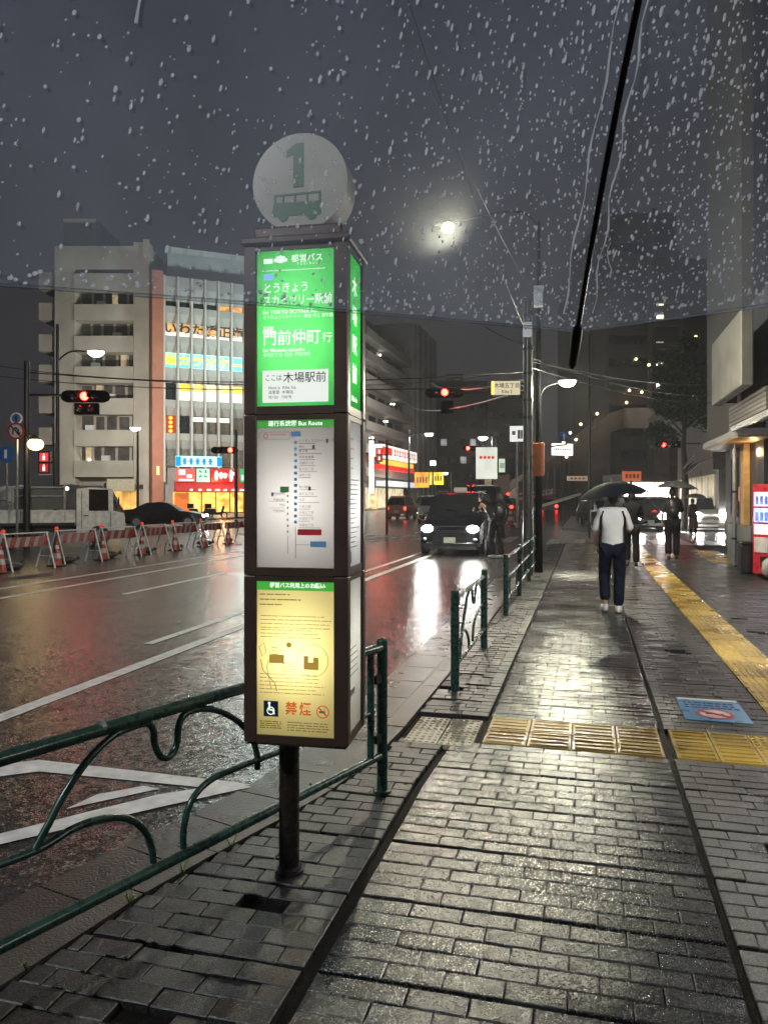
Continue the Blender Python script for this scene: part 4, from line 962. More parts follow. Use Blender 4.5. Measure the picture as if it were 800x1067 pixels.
# --- distant towers with their own windows
def tower(name, label, px0, px1, pyt, D, m, nwin, lit, rows_, depth=18, wcol=(1, .85, .6), st=.9, group=None):
    o = at(px0, 518, D); o.z = ZR; sc = D / 802; w_ = (px1 - px0) * sc; h_ = (518 - pyt) * sc + 1.7
    t = bthing(name, label, 'tower block', o, CR, group)
    b = MB(); b.b2((0, 0, 0), (w_, depth, h_)); b.b2((w_ * .3, 2, h_), (w_ * .6, 6, h_ + 2)); b.build('wall', m, t)
    mw = glow(name + '_lit_window_' + str(len(MATS)), wcol, st, var=.5, scale=1.0)
    for r in range(rows_):
        for c in range(nwin):
            z = h_ * (r + .35) / rows_; x = w_ * (c + .2) / nwin; b = MB(); b.b2((x, -.04, z), (x + w_ / nwin * .6, .02, z + min(1.5, h_ / rows_ * .5))); b.build('window', mw if (r, c) in lit or random.random() < lit[0] else M_GLASS, t)
    return t
M_DK = mat('dark_facade', (.10, .09, .085), .7, var=.15, scale=.3); M_DK2 = mat('dark_brown_facade', (.085, .065, .06), .7, var=.2, scale=.3)
tower('tower_block', 'dark distant tower straight beyond the red signal over the road', 447, 508, 397, 170, M_DK, 6, [.10], 7, wcol=(.8, .8, .8), st=.35)
tower('tower_block', 'grey distant block behind the yellow crossing name plate', 508, 548, 402, 210, mat('mid_grey_facade', (.2, .2, .2), .7), 4, [.03], 6, wcol=(.8, .8, .8), st=.3)
tower('tower_block', 'dark slim tower behind the footbridge', 598, 634, 300, 190, M_DK2, 4, [.03], 16, st=.5)
# tower with lit corridor floors
o = at(634, 518, 115); o.z = ZR; sc = 115 / 802
t = bthing('tower_block', 'tall dark apartment tower with a stack of lit corridor landings', 'tower block', o, CR)
w_ = (742 - 634) * sc
b = MB(); b.b2((0, 2, 0), (w_ * .7, 22, 45)); b.b2((w_ * .7, 2, 0), (w_, 22, 38)); b.b2((w_ * .42, 0, 0), (w_ * .46, 2, 45)); b.b2((w_ * .72, 0, 0), (w_ * .76, 2, 38)); b.build('wall', M_DK2, t)
M_COR = glow('corridor_light', (1, .9, .62), 2.2); k = 0
for py in (312, 327, 356, 378, 400):
    b = MB(); z = 1.7 + (518 - py) * sc; b.b2(((683 - 634) * sc, 1.85, z - .35), ((696 - 634) * sc, 1.99, z + .35)); b.build('landing_light', M_COR, t)
for r in range(11):
    b = MB(); z = 4 + r * 3.5; b.b2((.6, 1.9, z), (w_ * .4, 2.02, z + 1.3)); b.build('window', M_GLASS, t)
    b = MB(); b.b2((w_ * .48, .6, z - .9), (w_ * .7, 1.98, z)); b.build('balcony', M_DK, t)
b = MB()
for px, py in ((659, 405), (656, 418), (672, 407), (729, 348), (666, 372)): b.ell(((px - 634) * sc, 1.5, 1.7 + (518 - py) * sc), .22, 8, 4)
b.build('landing_lamp', glow('amber_point', (1, .75, .35), 4), t)
b = MB(); b.ell(((675 - 634) * sc, 6, 45.2), .25, 8, 4); b.build('beacon', M_SIGRED, t)

# --- right-hand frontage
XF = 3.42
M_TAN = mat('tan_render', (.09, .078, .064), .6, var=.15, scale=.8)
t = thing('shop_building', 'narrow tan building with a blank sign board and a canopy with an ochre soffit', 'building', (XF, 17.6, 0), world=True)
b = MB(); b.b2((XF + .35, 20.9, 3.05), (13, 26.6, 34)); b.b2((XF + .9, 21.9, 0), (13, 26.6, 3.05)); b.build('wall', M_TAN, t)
b = MB(); b.b2((XF + .6, 20.82, 6.2), (12.9, 20.895, 33.8)); b.b2((XF + .35, 17.3, 3.05), (13, 20.81, 6.2)); b.b2((XF + .24, 17.9, 0), (13, 21.88, 2.84)); b.build('dark_side_wall', mat('shaded_wall_tone', (.035, .034, .04), .5, var=.2), t)  # shade of the unlit side and the gaps put into the wall colour
b = MB(); b.b2((XF - .06, 21.2, 4.0), (XF + .3, 21.3, 5.5))
b.build('sign_bracket', M_DARKSTEEL, t)
b = MB(); b.bbox((XF - .28, 17.5, 3.95), (XF - .04, 21.4, 5.55), .02); b.build('blank_sign_board', mat('stained_white_board', (.20, .185, .165), .5, var=.3, scale=1.6), t)
b = MB()
for k in range(9): b.b2((XF + .22, 17.6, 3.05 + k * .1), (XF + .345, 21.9, 3.05 + k * .1 + .085))
b.build('siding', mat('grey_siding', (.22, .20, .18), .45, var=.2), t)
b = MB(); b.bbox((XF - .42, 17.1, 2.86), (XF + 1.0, 21.9, 3.02), .01); b.build('canopy', M_CONC, t)
b = MB(); b.b2((XF - .40, 17.2, 2.84), (XF + .98, 21.8, 2.858)); b.build('soffit', mat('ochre_soffit', (.55, .33, .10), .5), t)
b = MB(); b.b2((XF + .10, 19.3, .96), (XF + .232, 19.75, 2.835)); b.build('ochre_pier', mat('ochre_wall', (.5, .28, .09), .5, var=.2), t)
b = MB(); b.b2((XF + .225, 20.7, 1.1), (XF + .237, 21.7, 2.6)); b.build('window', M_GLASS, t)
b = MB(); b.b2((XF + .2, 20.15, 1.5), (XF + .23, 20.5, 1.85)); b.build('notice', glow('pink_notice', (.8, .35, .25), .35), t)
b = MB(); b.b2((XF + .0, 18.0, 0.0), (XF + .235, 20.8, .95)); b.build('counter', mat('grey_counter', (.16, .16, .16), .4), t)
lamp('soffit_lamp', (XF + .2, 18.6, 2.6), 14, (1, .75, .4), .1, t)
t = thing('near_shop', 'near shop with grey siding, a metal awning and a dark lattice beside the vending machine', 'shop', (XF + .2, 14.5, 0), world=True)
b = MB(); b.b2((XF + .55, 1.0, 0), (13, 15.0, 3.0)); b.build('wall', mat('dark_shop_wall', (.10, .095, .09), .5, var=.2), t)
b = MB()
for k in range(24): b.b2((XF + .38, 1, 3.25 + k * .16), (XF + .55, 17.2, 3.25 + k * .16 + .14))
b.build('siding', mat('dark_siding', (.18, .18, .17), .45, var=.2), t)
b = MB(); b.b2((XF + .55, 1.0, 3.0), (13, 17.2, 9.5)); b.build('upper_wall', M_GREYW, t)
b = MB()
for k in range(67): b.tube([(XF - .5, 1.1 + k * .24, 3.0), (XF + .5, 6.1 + k * .24, 3.28)], .03, 6)
b.b2((XF - .52, 1, 2.95), (XF - .46, 17.25, 3.05)); b.build('awning', mat('galvanised_awning', (.34, .35, .35), .35, .5), t)
b = MB()
for k in range(10): b.b2((XF + .2, 6.5 + k * 1.1, 4.6), (XF + .28, 6.56 + k * 1.1, 5.6))
for z in (4.6, 5.6): b.b2((XF + .18, 6.5, z), (XF + .22, 17.1, z + .05))
b.build('balcony_rail', M_DARKSTEEL, t)
b = MB()
for k in range(9): b.b2((XF + .3, 16.75, .3 + k * .28), (XF + .5, 17.2, .3 + k * .28 + .05))
b.b2((XF + .32, 17.15, 0), (XF + .4, 17.22, 2.9)); b.b2((XF + .2, 16.7, 0), (XF + .27, 16.77, 2.9)); b.build('lattice', M_DARKSTEEL, t)
for yy, pw in ((2.6, 90), (8.4, 360)):
    b = MB(); b.b2((XF - .25, yy - .6, 2.86), (XF - .13, yy + .6, 2.93)); b.build('awning_light', M_LAMPW, t)
    lamp('awning_light_glow', (XF - .25, yy, 2.75), pw, (1, .97, .92), .3, t)
# vending machines
def vending(y, body, label):
    t = thing('vending_machine', label, 'vending machine', (3.88, 16.11, 0), R_(40))
    b = MB(); b.bbox((0, 0, .06), (.5, 1.0, 1.86), .02); b.build('body', body, t)
    for k, z in enumerate((1.42, 1.1, .86)):
        b = MB(); b.b2((-.012, .05, z), (-.001, .95, z + (.28 if k < 2 else .2))); b.build('display_window', glow(('display_light_a', 'display_light_b', 'display_light_c')[k], ((.75, .75, 1), (.45, .62, 1), (.9, .85, .85))[k], (1.5, 1.2, 1.1)[k], var=.4, scale=9), t)
    b = MB()
    for z in (1.5, 1.18):
        for k in range(8): b.cyl((-.03, .13 + k * .105, z - .05), (-.03, .13 + k * .105, z + .12), .028, n=8)
    b.build('drink_samples', glow('drink_cans', (.25, .35, .9), .6, var=.9, scale=7), t)
    b = MB(); b.b2((-.02, .2, .22), (-.002, .8, .42)); b.build('collection_flap', M_BLACK, t)
    b = MB(); b.b2((-.02, .06, .5), (-.002, .94, .8)); b.build('button_panel', mat('pale_panel', (.5, .45, .42), .4), t)
    for k in range(4):
        b = MB(); b.cyl((.06 + (k % 2) * .38, .08 + (k // 2) * .84, 0), (.06 + (k % 2) * .38, .08 + (k // 2) * .84, .06), .03, n=8); b.build('foot', M_BLACK, t)
    return t
vending(15.25, mat('red_machine', (.45, .02, .03), .3), 'red vending machine with lit blue displays, next to the lattice screen')
lamp('vending_glow', (3.05, 16.0, 1.35), 7, (.9, .85, 1), .25)
# bins, drain pipe, black post
t = thing('storage_bin', 'dark plastic bin standing on the pavement beside the lattice screen', 'bin', (XF - .12, 17.45, 0))
b = MB(); b.bbox((-.2, -.2, .02), (.2, .22, .62), .03); b.build('body', M_BLACK, t); b = MB(); b.bbox((-.22, -.22, .62), (.22, .24, .68), .02); b.build('lid', M_DARKSTEEL, t)
t = thing('downpipe', 'pale vertical downpipe at the corner of the shop canopy', 'downpipe', (XF - .05, 19.6, 0))
b = MB(); b.cyl((0, 0, 0), (0, 0, 2.86), .05, n=10); b.build('pipe', M_GALV, t)
b = MB()
for z in (.6, 1.7): b.cyl((0, 0, z), (0, 0, z + .05), .062, n=10)
b.build('clamp', M_DARKSTEEL, t)
t = thing('rubbish_bag', 'pale rubbish bag slumped at the foot of the vending machine', 'bag', (XF + .12, 16.55, 0))
b = MB(); b.ell((0, 0, .2), (.2, .18, .22), 14, 8); b.cyl((0, 0, .38), (.02, 0, .5), .05, .08, n=8)
for v in b.v: v.x += random.uniform(-.015, .015); v.z = max(0.005, v.z + random.uniform(-.015, .015))
b.build('bag', mat('pale_bag', (.35, .33, .3), .4, bump=.5, bscale=20), t)
t = thing('side_building', 'dark building across the side street behind the walking man with the backpack', 'building', (6.5, 42, 0), world=True)
b = MB(); b.b2((6.5, 42, 0), (26, 60, 8)); b.b2((4.2, 42, 7.0), (6.5, 58, 7.4)); b.build('wall', M_DK, t)
b = MB()
for k in range(7): b.b2((6.42, 43 + k * 2.2, .4), (6.49, 44.9 + k * 2.2, 2.8))
b.build('shop_window', glow('white_gold_shop_window', (1, .86, .55), .12, var=.6, scale=1.4), t)
b = MB(); b.b2((6.2, 41.86, 3.0), (14, 41.98, 4.0)); b.build('sign_band', M_DK2, t)

t = thing('lit_shop', 'brightly lit white-gold shop front far behind the pedestrians under the elevated road', 'shop', at(650, 530, 62) * 1.0, 0)
t.location.z = ZR; t.rotation_euler = (0, 0, YAW)
b = MB(); b.b2((0, .5, 0), (4.4, 6, 3.6)); b.b2((-.1, -.4, 3.0), (4.5, .5, 3.3)); b.build('wall', M_DK, t)
for k in range(5):
    b = MB(); b.b2((.15 + k * .84, .4, .3), (.88 + k * .84, .49, 2.9)); b.build('shop_window', glow('bright_shop_window', (1, .9, .68), 4.0, var=.7, scale=1.8), t)
# ================================================================= FOOTBRIDGE / APPROACH RAMP, TREE
random.seed(41)
def deck(pts, wdt, th, b, par=1.1):
    for (p, q) in zip(pts, pts[1:]):
        p, q = Vector(p), Vector(q); d = (q - p); n = Vector((-d.y, d.x, 0)).normalized() * wdt
        for lo, hi, o0, o1 in ((-th, 0, 0, 1), (0, par, 0, .05), (0, par, .95, 1)):
            vs = [p + n * o0 + UZ * lo, q + n * o0 + UZ * lo, q + n * o1 + UZ * lo, p + n * o1 + UZ * lo]; vs += [v + UZ * (hi - lo) for v in vs]
            b.add(vs, [(3, 2, 1, 0), (4, 5, 6, 7), (0, 1, 5, 4), (1, 2, 6, 5), (2, 3, 7, 6), (3, 0, 4, 7)])
D_ = 82
pts = [at(540, 512, D_), at(600, 472, D_), at(636, 441, D_), at(650, 436, D_), at(800, 436, D_ - 20)]
t = thing('elevated_road', 'dark elevated road sloping up behind the pedestrians, lit by a line of small lamps', 'elevated road', (pts[1].x, pts[1].y, ZR), world=True)
M_DKC = mat('dark_stained_concrete', (.13, .10, .09), .6, var=.3, scale=.5)
b = MB(); deck(pts, 6, 1.0, b); b.build('deck', M_DKC, t)
for p in (at(606, 480, D_ + 2), at(640, 450, D_ + 2), at(690, 450, D_ - 2), at(740, 450, D_ - 8)):
    b = MB(); b.b2((p.x - .7, p.y, ZR), (p.x + .7, p.y + 2.2, p.z)); b.build('pier', M_DKC, t)
b = MB()
for (p, q, n_) in ((pts[0], pts[1], 3), (pts[1], pts[2], 2)):
    pass
a0, a1, a2 = pts[0].copy(), pts[1].copy(), pts[2].copy()
b.add([a0 - UZ * .9, a1 - UZ * .9, Vector((a1.x, a1.y, ZR)), Vector((a0.x, a0.y, ZR))], [(0, 1, 2, 3)]); b.add([a1 - UZ * .9, a2 - UZ * .9, Vector((a2.x, a2.y, ZR)), Vector((a1.x, a1.y, ZR))], [(0, 1, 2, 3)])
for k in range(8): 
    p = a0.lerp(a1, k / 8) + CF * -.15; b.b2((p.x - .15, p.y - .15, ZR), (p.x + .15, p.y + .15, p.z))
b.build('side_wall', M_DKC, t)
for px, py in ((622, 431), (605, 442), (594, 451), (600, 458), (587, 461), (590, 476), (676, 380)):
    p = at(px, py, D_ - .5); b = MB(); b.cyl((p.x, p.y, p.z - 1.9), (p.x, p.y, p.z), .04, n=6); b.build('lamp_post', M_DARKSTEEL, t)
    b = MB(); b.ell(p, .16, 8, 5); b.build('lamp', glow('amber_point', (1, .75, .35), 4), t)
# rising road with cones and parapet
b = MB(); r0, r1 = at(520, 530, 55), at(604, 513, 110); d = (r1 - r0); n = Vector((d.y, -d.x, 0)).normalized()
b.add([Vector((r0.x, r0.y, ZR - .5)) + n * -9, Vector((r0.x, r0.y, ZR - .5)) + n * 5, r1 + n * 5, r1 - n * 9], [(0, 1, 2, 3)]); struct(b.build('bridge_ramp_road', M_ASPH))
def cone(loc, label, group, s=1.0, proto=[None]):
    if proto[0] is None:
        t = thing('traffic_cone', label, 'traffic cone', loc)
        b = MB(); b.bbox((-.19, -.19, 0), (.19, .19, .035), .008); b.build('base', M_BLACK, t)
        b = MB(); b.cyl((0, 0, .035), (0, 0, .70), .145, .03, 16); bd = b.build('body', mat('red_cone', (.34, .03, .02), .35), t)
        b = MB(); b.cyl((0, 0, .22), (0, 0, .36), .1135, .0895, 16, False); b.cyl((0, 0, .48), (0, 0, .58), .0685, .0515, 16, False); b.build('reflective_band', mat('retroreflective_white', (.42, .40, .38), .3), bd)
        proto[0] = t
    else:
        t = copy_tree(proto[0]); t.location = loc; t['label'] = label
    t['group'] = group; t.scale = (s, s, s); return t
# barricades and cones
BX, BY0 = -12.85, 12.6
M_AFR = mat('galvanised_aframe', (.62, .62, .60), .4, .0)
def barricade(loc, rz, label):
    t = thing('barricade', label, 'barricade', loc, rz, 'striped barricades along the works'); t.scale = (1, 1, .82)
    for x in (-.6, .6):
        for s in (-1, 1):
            b = MB(); b.tube([(x, s * .32, 0), (x, s * .03, 1.05)], .022, 8); b.build('leg', M_AFR, t)
        b = MB(); b.cyl((x, -.21, .35), (x, .21, .35), .014, n=6); b.build('brace', M_AFR, t)
    b = MB(); b.b2((-.66, -.075, .66), (.66, -.05, .95)); bd = b.build('board', mat('red_board_paint', (.20, .02, .016), .3), t)
    b = MB()
    for k in range(4): b.prism([(-.62 + k * .26, .67), (-.51 + k * .26, .67), (-.43 + k * .26, .94), (-.54 + k * .26, .94)], (0, -.081, 0), UX, UZ, (0, .004, 0))
    b.build('stripes', mat('white_stripe', (.24, .22, .21), .4), bd)
    b = MB(); b.tube([(-.66, -.02, 1.05), (.66, -.02, 1.05)], .02, 8); b.build('top_bar', M_AFR, t)
    b = MB(); b.ell((-.6, 0, 1.12), (.05, .05, .07), 10, 6); b.build('warning_lamp', glow('red_warning_lamp', (1, .06, .03), .5), t)
    return t
bp = None
bl = ['at the picture edge', 'in front of the truck bed', 'below the truck cab', 'just past the truck cab', 'before the black car tail', 'before the black car', 'past the black car nose', 'nearest the bus stop column']
for k in range(8):
    y = 13.6 + k * 1.9; loc = (BX - .02 * k, y, ZR)
    lab = 'red striped barricade ' + bl[k]
    if bp is None: bp = barricade(loc, R_(82), lab); t = bp
    else:
        t = copy_tree(bp); t.location = loc; t.rotation_euler = (0, 0, R_(82 + random.uniform(-8, 8))); t['label'] = lab
    cone((BX + .1, y + .98, ZR), 'red and white traffic cone just beyond the barricade ' + bl[k], 'traffic cones between the barricades', .9)
for k in range(8):
    loc = (BX - .35, 13.6 + k * 1.9, ZR); 
    t = thing('sandbag', 'dark sandbag on the barricade ' + bl[k], 'sandbag', loc, random.uniform(0, 3), 'sandbags at the barricades')
    b = MB(); b.ell((0, 0, .08), (.28, .17, .09), 12, 6)
    for v in b.v: v.x += random.uniform(-.02, .02); v.y += random.uniform(-.02, .02)
    b.cyl((.26, 0, .09), (.34, 0, .13), .03, .06, 8)
    b.build('bag', mat('dark_bag', (.05, .05, .05), .5, bump=.5, bscale=30), t)
for k in range(24):
    f = k / 23; p = at(541 + 66 * f, 526 - 15 * f, 56 + 46 * f)
    cone(p, 'red traffic cone in the long row rising along the bridge ramp', 'traffic cones on the bridge ramp', 1.5)
for px, D in ((516, 42), (532, 46), (545, 50)):
    p = at(px, 530, D); p.z = ZR; cone(p, {516: 'red traffic cone right beside the leaning person', 532: 'red traffic cone half way between the leaning person and the utility pole', 545: 'red traffic cone just before the utility pole'}[px], 'traffic cones on the road behind the minivan', 1.5)
b = MB(); p, q = at(556, 530, 50), at(604, 515, 62); b.tube([p, p.lerp(q, .5), q], .12, 8); tag(b.build('barrier_tube', M_WHITEP), 'long white barrier along the edge of the bridge ramp', 'barrier')

def tree(name, label, loc, H, cr, cz, n, group=None, seed=1):
    rd = random.Random(seed); t = thing(name, label, 'tree', loc, 0, group)
    b = MB(); b.tube([(0, 0, 0), (.1, .05, H * .25), (0, .1, H * .5), (.15, 0, H * .8)], [.22, .17, .13, .05], 10)
    for k in range(9):
        a = rd.uniform(0, 6.28); z0 = H * rd.uniform(.28, .65); ln = cr * rd.uniform(.5, .95)
        b.tube([(0, .05, z0), (math.cos(a) * ln * .5, math.sin(a) * ln * .5, z0 + ln * .35), (math.cos(a) * ln, math.sin(a) * ln, z0 + ln * .5)], [.07, .045, .015], 6)
    b.build('trunk', mat('dark_bark', (.05, .04, .03), .7, bump=.5, bscale=20), t)
    b = MB(); cl = [(Vector((rd.gauss(0, .5) * cr, rd.gauss(0, .5) * cr, cz + rd.gauss(0, .45) * cr * .8)), cr * rd.uniform(.18, .42)) for _ in range(22)]
    for _ in range(n):
        c, r = rd.choice(cl); v = Vector((rd.gauss(0, 1), rd.gauss(0, 1), rd.gauss(0, 1))).normalized() * r * rd.uniform(.5, 1.05); p = c + v
        u = Vector((rd.gauss(0, 1), rd.gauss(0, 1), rd.gauss(0, .5))).normalized(); w2 = u.orthogonal().normalized(); s = rd.uniform(.07, .17)
        b.add([p - u * s, p + w2 * s * .45, p + u * s, p - w2 * s * .45], [(0, 1, 2, 3)])
    b.build('crown', mat('wet_dark_leaves', (.035, .06, .022), .35, var=.5, scale=3), t); return t
p = at(712, 530, 38); tree('street_tree', 'dark leafy tree over the corner before the blank sign board', (p.x, p.y, 0), 8.5, 2.3, 6.4, 6500, seed=4)
p = at(744, 530, 33); tree('street_tree', 'dark leafy tree hugging the tan shop building', (p.x + .6, p.y, 0), 7.0, 1.6, 5.6, 3000, seed=6)

# ================================================================= POLES, LAMPS, SIGNALS, WIRES
PX_, PY_ = -1.02, 16.4
t = thing('utility_pole', 'thick dark utility pole at the kerb with bands and an orange wrap', 'utility pole', (-1.15, 16.0, 0))
b = MB(); b.cyl((0, 0, 0), (0, 0, 5.6), .105, .09, 18); b.build('pole', mat('dark_wet_concrete_pole', (.06, .055, .05), .3, var=.3), t)
for z in (3.2, 3.55, 4.1, 4.6, 5.3):
    b = MB(); b.cyl((0, 0, z), (0, 0, z + .06), .11, n=18); b.build('band', M_DARKSTEEL, t)
b = MB(); b.b2((-.09, -.20, 4.85), (.09, -.15, 5.15)); b.b2((.12, -.1, 5.5), (.3, .1, 5.9)); b.build('junction_box', M_GALV, t)
t2 = thing('street_lamp', 'dark lamp pole beside the thick utility pole with a low and a high lit lamp', 'street lamp', (-.98, 16.75, 0))
b = MB(); b.cyl((0, 0, 0), (0, 0, 5.2), .085, .05, 16); b.cyl((0, 0, 5.2), (0, 0, 7.5), .045, .035, 12); b.build('pole', mat('matt_black_pole', (.004, .004, .0045), .9, spec=.02), t2)
b = MB(); b.tube(smooth([Vector((0, 0, 3.7)), Vector((.15, -.02, 3.95)), Vector((.45, -.05, 4.03))], 5), .022, 8); b.build('arm', M_DARKSTEEL, t2)
b = MB(); b.ell((.60, -.06, 4.05), (.2, .1, .06), 16, 6, 0, .5); hd = b.build('lamp_head', M_GALV, t2); b = MB(); b.ell((.60, -.06, 4.03), (.17, .10, .10), 16, 6, -.5, .1); b.build('lens', glow('lamp_lens_low', (1, .95, .6), 110), hd)
lamp('lamp_light', (.60, -.1, 3.93), 1000, (1, .96, .74), .1, t2)
b = MB(); b.tube(smooth([Vector((0, 0, 7.4)), Vector((-.5, .1, 7.8)), Vector((-1.9, .25, 7.74))], 5), .025, 8); b.build('arm', MATS['matt_black_pole'], t2)
b = MB(); b.ell((-2.0, .25, 7.705), (.32, .15, .09), 16, 6, 0, .5); hd = b.build('lamp_head', MATS['matt_black_pole'], t2); b = MB(); b.ell((-2.0, .25, 7.63), (.14, .13, .11), 16, 8); b.build('lens', glow('lamp_lens_high', (1, .88, .34), 34), hd)
lamp('lamp_light', (-2.0, .2, 7.45), 1250, (1, .95, .72), .15, t2)
b = MB(); b.bbox((-.125, -.16, 2.05), (.125, -.101, 2.75), .006); b.b2((-.11, -.105, 2.1), (.11, -.09, 2.7)); b.build('orange_wrap', mat('orange_wrap', (.45, .12, .03), .45), t2)
# street lamp further back along the kerb behind the photographer
t3 = thing('street_lamp', 'tall arm street lamp at the kerb behind the bus stop', 'street lamp', (-3.3, -4.2, 0))
b = MB(); b.cyl((0, 0, 0), (0, 0, 8.2), .10, .07, 16); b.build('pole', M_DARKSTEEL, t3)
b = MB(); b.tube(smooth([Vector((0, 0, 7.9)), Vector((-.5, .1, 8.25)), Vector((-2.0, .25, 8.15))], 5), .035, 8); b.build('arm', M_DARKSTEEL, t3)
b = MB(); b.ell((-2.15, .25, 8.13), (.34, .15, .09), 16, 6, 0, .5); hd = b.build('lamp_head', M_GALV, t3); b = MB(); b.ell((-2.0, .25, 7.70), (.17, .12, .10), 16, 6, -.5, 0); b.build('lens', MATS['lamp_lens_high'], hd)
lamp('lamp_light', (-2.15, .2, 7.95), 3300, (.94, .97, 1), .2, t3)

def arm_lamp(label, px, pyl, pxl, D, pw, white=False, tall=1.0, s=1.0, group=None, to=None):
    """pole at px, lamp head at (pxl, pyl), all at distance D"""
    base = at(px, 540, D); base.z = ZR; hd = at(pxl, pyl, D); t = thing('street_lamp', label, 'street lamp', base, world=True)
    if group: t['group'] = group
    top = Vector((base.x, base.y, hd.z - .1)); b = MB(); b.cyl(base, top + UZ * tall, .09 * s, .06 * s, 12); b.build('pole', M_DARKSTEEL, t)
    dd = (hd - top); b = MB(); b.tube(smooth([top - UZ * .25, top + dd * .35 + UZ * .1, hd], 5), .035 * s, 8); b.build('arm', M_DARKSTEEL, t)
    b = MB(); b.ell(hd + UZ * .03, (.34 * s, .3 * s, .09 * s), 14, 5, 0, .5); h_ = b.build('lamp_head', M_GALV, t)
    b = MB(); b.ell(hd + UZ * .02, (.32 * s, .28 * s, .20 * s), 14, 5, -.5, 0); b.build('lens', M_LAMPW if white else M_LAMP, h_)
    if pw:
        l = lamp('lamp_light', hd - UZ * .3 + (CF * .4 if to else UZ * 0), pw, (1, .95, .84) if white else (1, .9, .66), .15, t, spot=150 if to else None)
        if to: aim(l, to)
    return t
arm_lamp('dark lamp pole with one lit arm lamp above the parked flatbed truck', 60, 367, 100, 30, 900, True, 1.2, to=CF - UZ * .5 + CR * .1)
arm_lamp('thin white lamp post with a bright head before the apartment block wall', 143.5, 446, 141, 62, 6500, True, 0, 1.3, to=CF + UZ * .25 - CR * .1)
arm_lamp('street lamp arching over the road beside the pale slab tower', 426, 452, 447, 90, 6000, True, .5, 1.6, to=CF * .4 - CR + UZ * .1)
arm_lamp('street lamp behind the red signal, right of the dark tower', 513, 456, 503, 85, 3000, True, .4, 1.6)
arm_lamp('street lamp with a dim head beyond the white wagon', 470, 493, 464, 110, 0, True, .4, 1.2)
lamp_pole = thing('street_lamp', 'tall thin hooked lamp pole behind the man with the black umbrella', 'street lamp', at(615, 518, 30) * 1.0, world=True)
p = at(614, 518, 30); p.z = 0; lamp_pole.location = p; lamp_pole['_o'] = tuple(p)
tp = at(614, 350, 30); b = MB(); b.tube([p, Vector((p.x, p.y, tp.z))] + smooth([Vector((p.x, p.y, tp.z)), Vector((p.x, p.y, tp.z + .35)) - CR * .1, Vector((p.x, p.y, tp.z + .42)) - CR * .6], 4), .055, 8); b.build('pole', M_DARKSTEEL, lamp_pole)
b = MB(); b.ell(Vector((p.x, p.y, tp.z + .4)) - CR * .85, (.3, .2, .08), 12, 6); b.build('lamp_head', M_DARKSTEEL, lamp_pole)

def signal(label, px, py, D, lit, arm_to=None, pole_px=None, s=1.0, sub=False, n=3, heading=None):
    """horizontal signal head; lit = index of the lit lens; faces the photographer"""
    c = at(px, py, D); t = thing('traffic_signal', label, 'traffic signal', c, world=True)
    dr = CR; f = -CF; wl = .36 * s
    def P_(u, v, w_): return c + dr * u + f * v + UZ * w_
    M3 = Matrix((dr, -f, UZ)).transposed()
    b = MB(); b.box(c, (wl * (n + .5), .16, .40 * s), M=M3)
    for sg in (-1, 1): b.cyl(P_(sg * wl * (n / 2 + .22), -.08, 0), P_(sg * wl * (n / 2 + .22), .08, 0), .19 * s, n=14)
    b.build('housing', MATS['matt_black_pole'], t)
    for k in range(n):
        u = (k - (n - 1) / 2) * wl
        b = MB(); b.ell(P_(u, .085, 0), (.14 * s,) * 3, 14, 8); b.build('lens', M_SIGRED if k == lit else M_GLASS, t)
        b = MB(); rr = .165 * s; q = [R_(a) for a in range(-20, 201, 20)]
        vs = [P_(u + rr * math.cos(a), .08, rr * math.sin(a)) for a in q] + [P_(u + rr * math.cos(a), .34, rr * math.sin(a)) for a in q]
        b.add(vs, [(i, i + 1, len(q) + i + 1, len(q) + i) for i in range(len(q) - 1)]); b.build('visor', MATS['matt_black_pole'], t)
    if sub:
        b = MB(); b.box(P_(0.05, 0, -.42 * s), (.8 * s, .16, .38 * s), M=M3); b.build('arrow_housing', MATS['matt_black_pole'], t)
        for u in (-.17, .22):
            b = MB(); b.ell(P_(u * s, .085, -.42 * s), (.13 * s,) * 3, 12, 6); b.build('arrow_lens', M_GLASS, t)
    if pole_px is not None:
        base = at(pole_px, 540, D); base.z = ZR if px < 560 else 0; b = MB(); b.cyl(base, Vector((base.x, base.y, c.z + 1.2)), .11, .09, 12); b.build('pole', M_DARKSTEEL, t)
        b = MB(); a0 = Vector((base.x, base.y, c.z + .05)); b.tube([a0, c - f * .12 + UZ * .05], .045, 8); b.build('arm', M_DARKSTEEL, t)
    return t
signal('three-lens red traffic signal on a long arm in front of the apartment block', 89, 413, 26, 1, pole_px=28, sub=True)
sg = signal('red traffic signal hanging over the road above the dark minivan', 463, 409, 32, 1, sub=False, s=1.0)
p, q = at(463, 413, 32), at(552, 425, 31); b = MB(); b.tube([Vector((p.x, p.y, p.z + .1)), Vector((q.x, q.y, p.z + .2))], .05, 8); b.build('arm', M_DARKSTEEL, sg)
q.z = 0; b = MB(); b.cyl(q, (q.x, q.y, p.z + 1.0), .11, .09, 12); b.build('pole', M_DARKSTEEL, sg)
b = MB(); c_ = at(466, 424, 31.8); b.box(c_, (.5, .2, .5)); b.build('lower_box', MATS['matt_black_pole'], sg)
signal('red traffic signal in front of the office building, near the bus stop column', 234, 469, 46, 2, pole_px=246)
signal('small distant red traffic signal beside the white billboard', 492, 467, 75, 0, pole_px=518, s=1.2)
signal('red traffic signal on an arm at the crossing above the backpack man', 697, 463, 45, 0, pole_px=733)
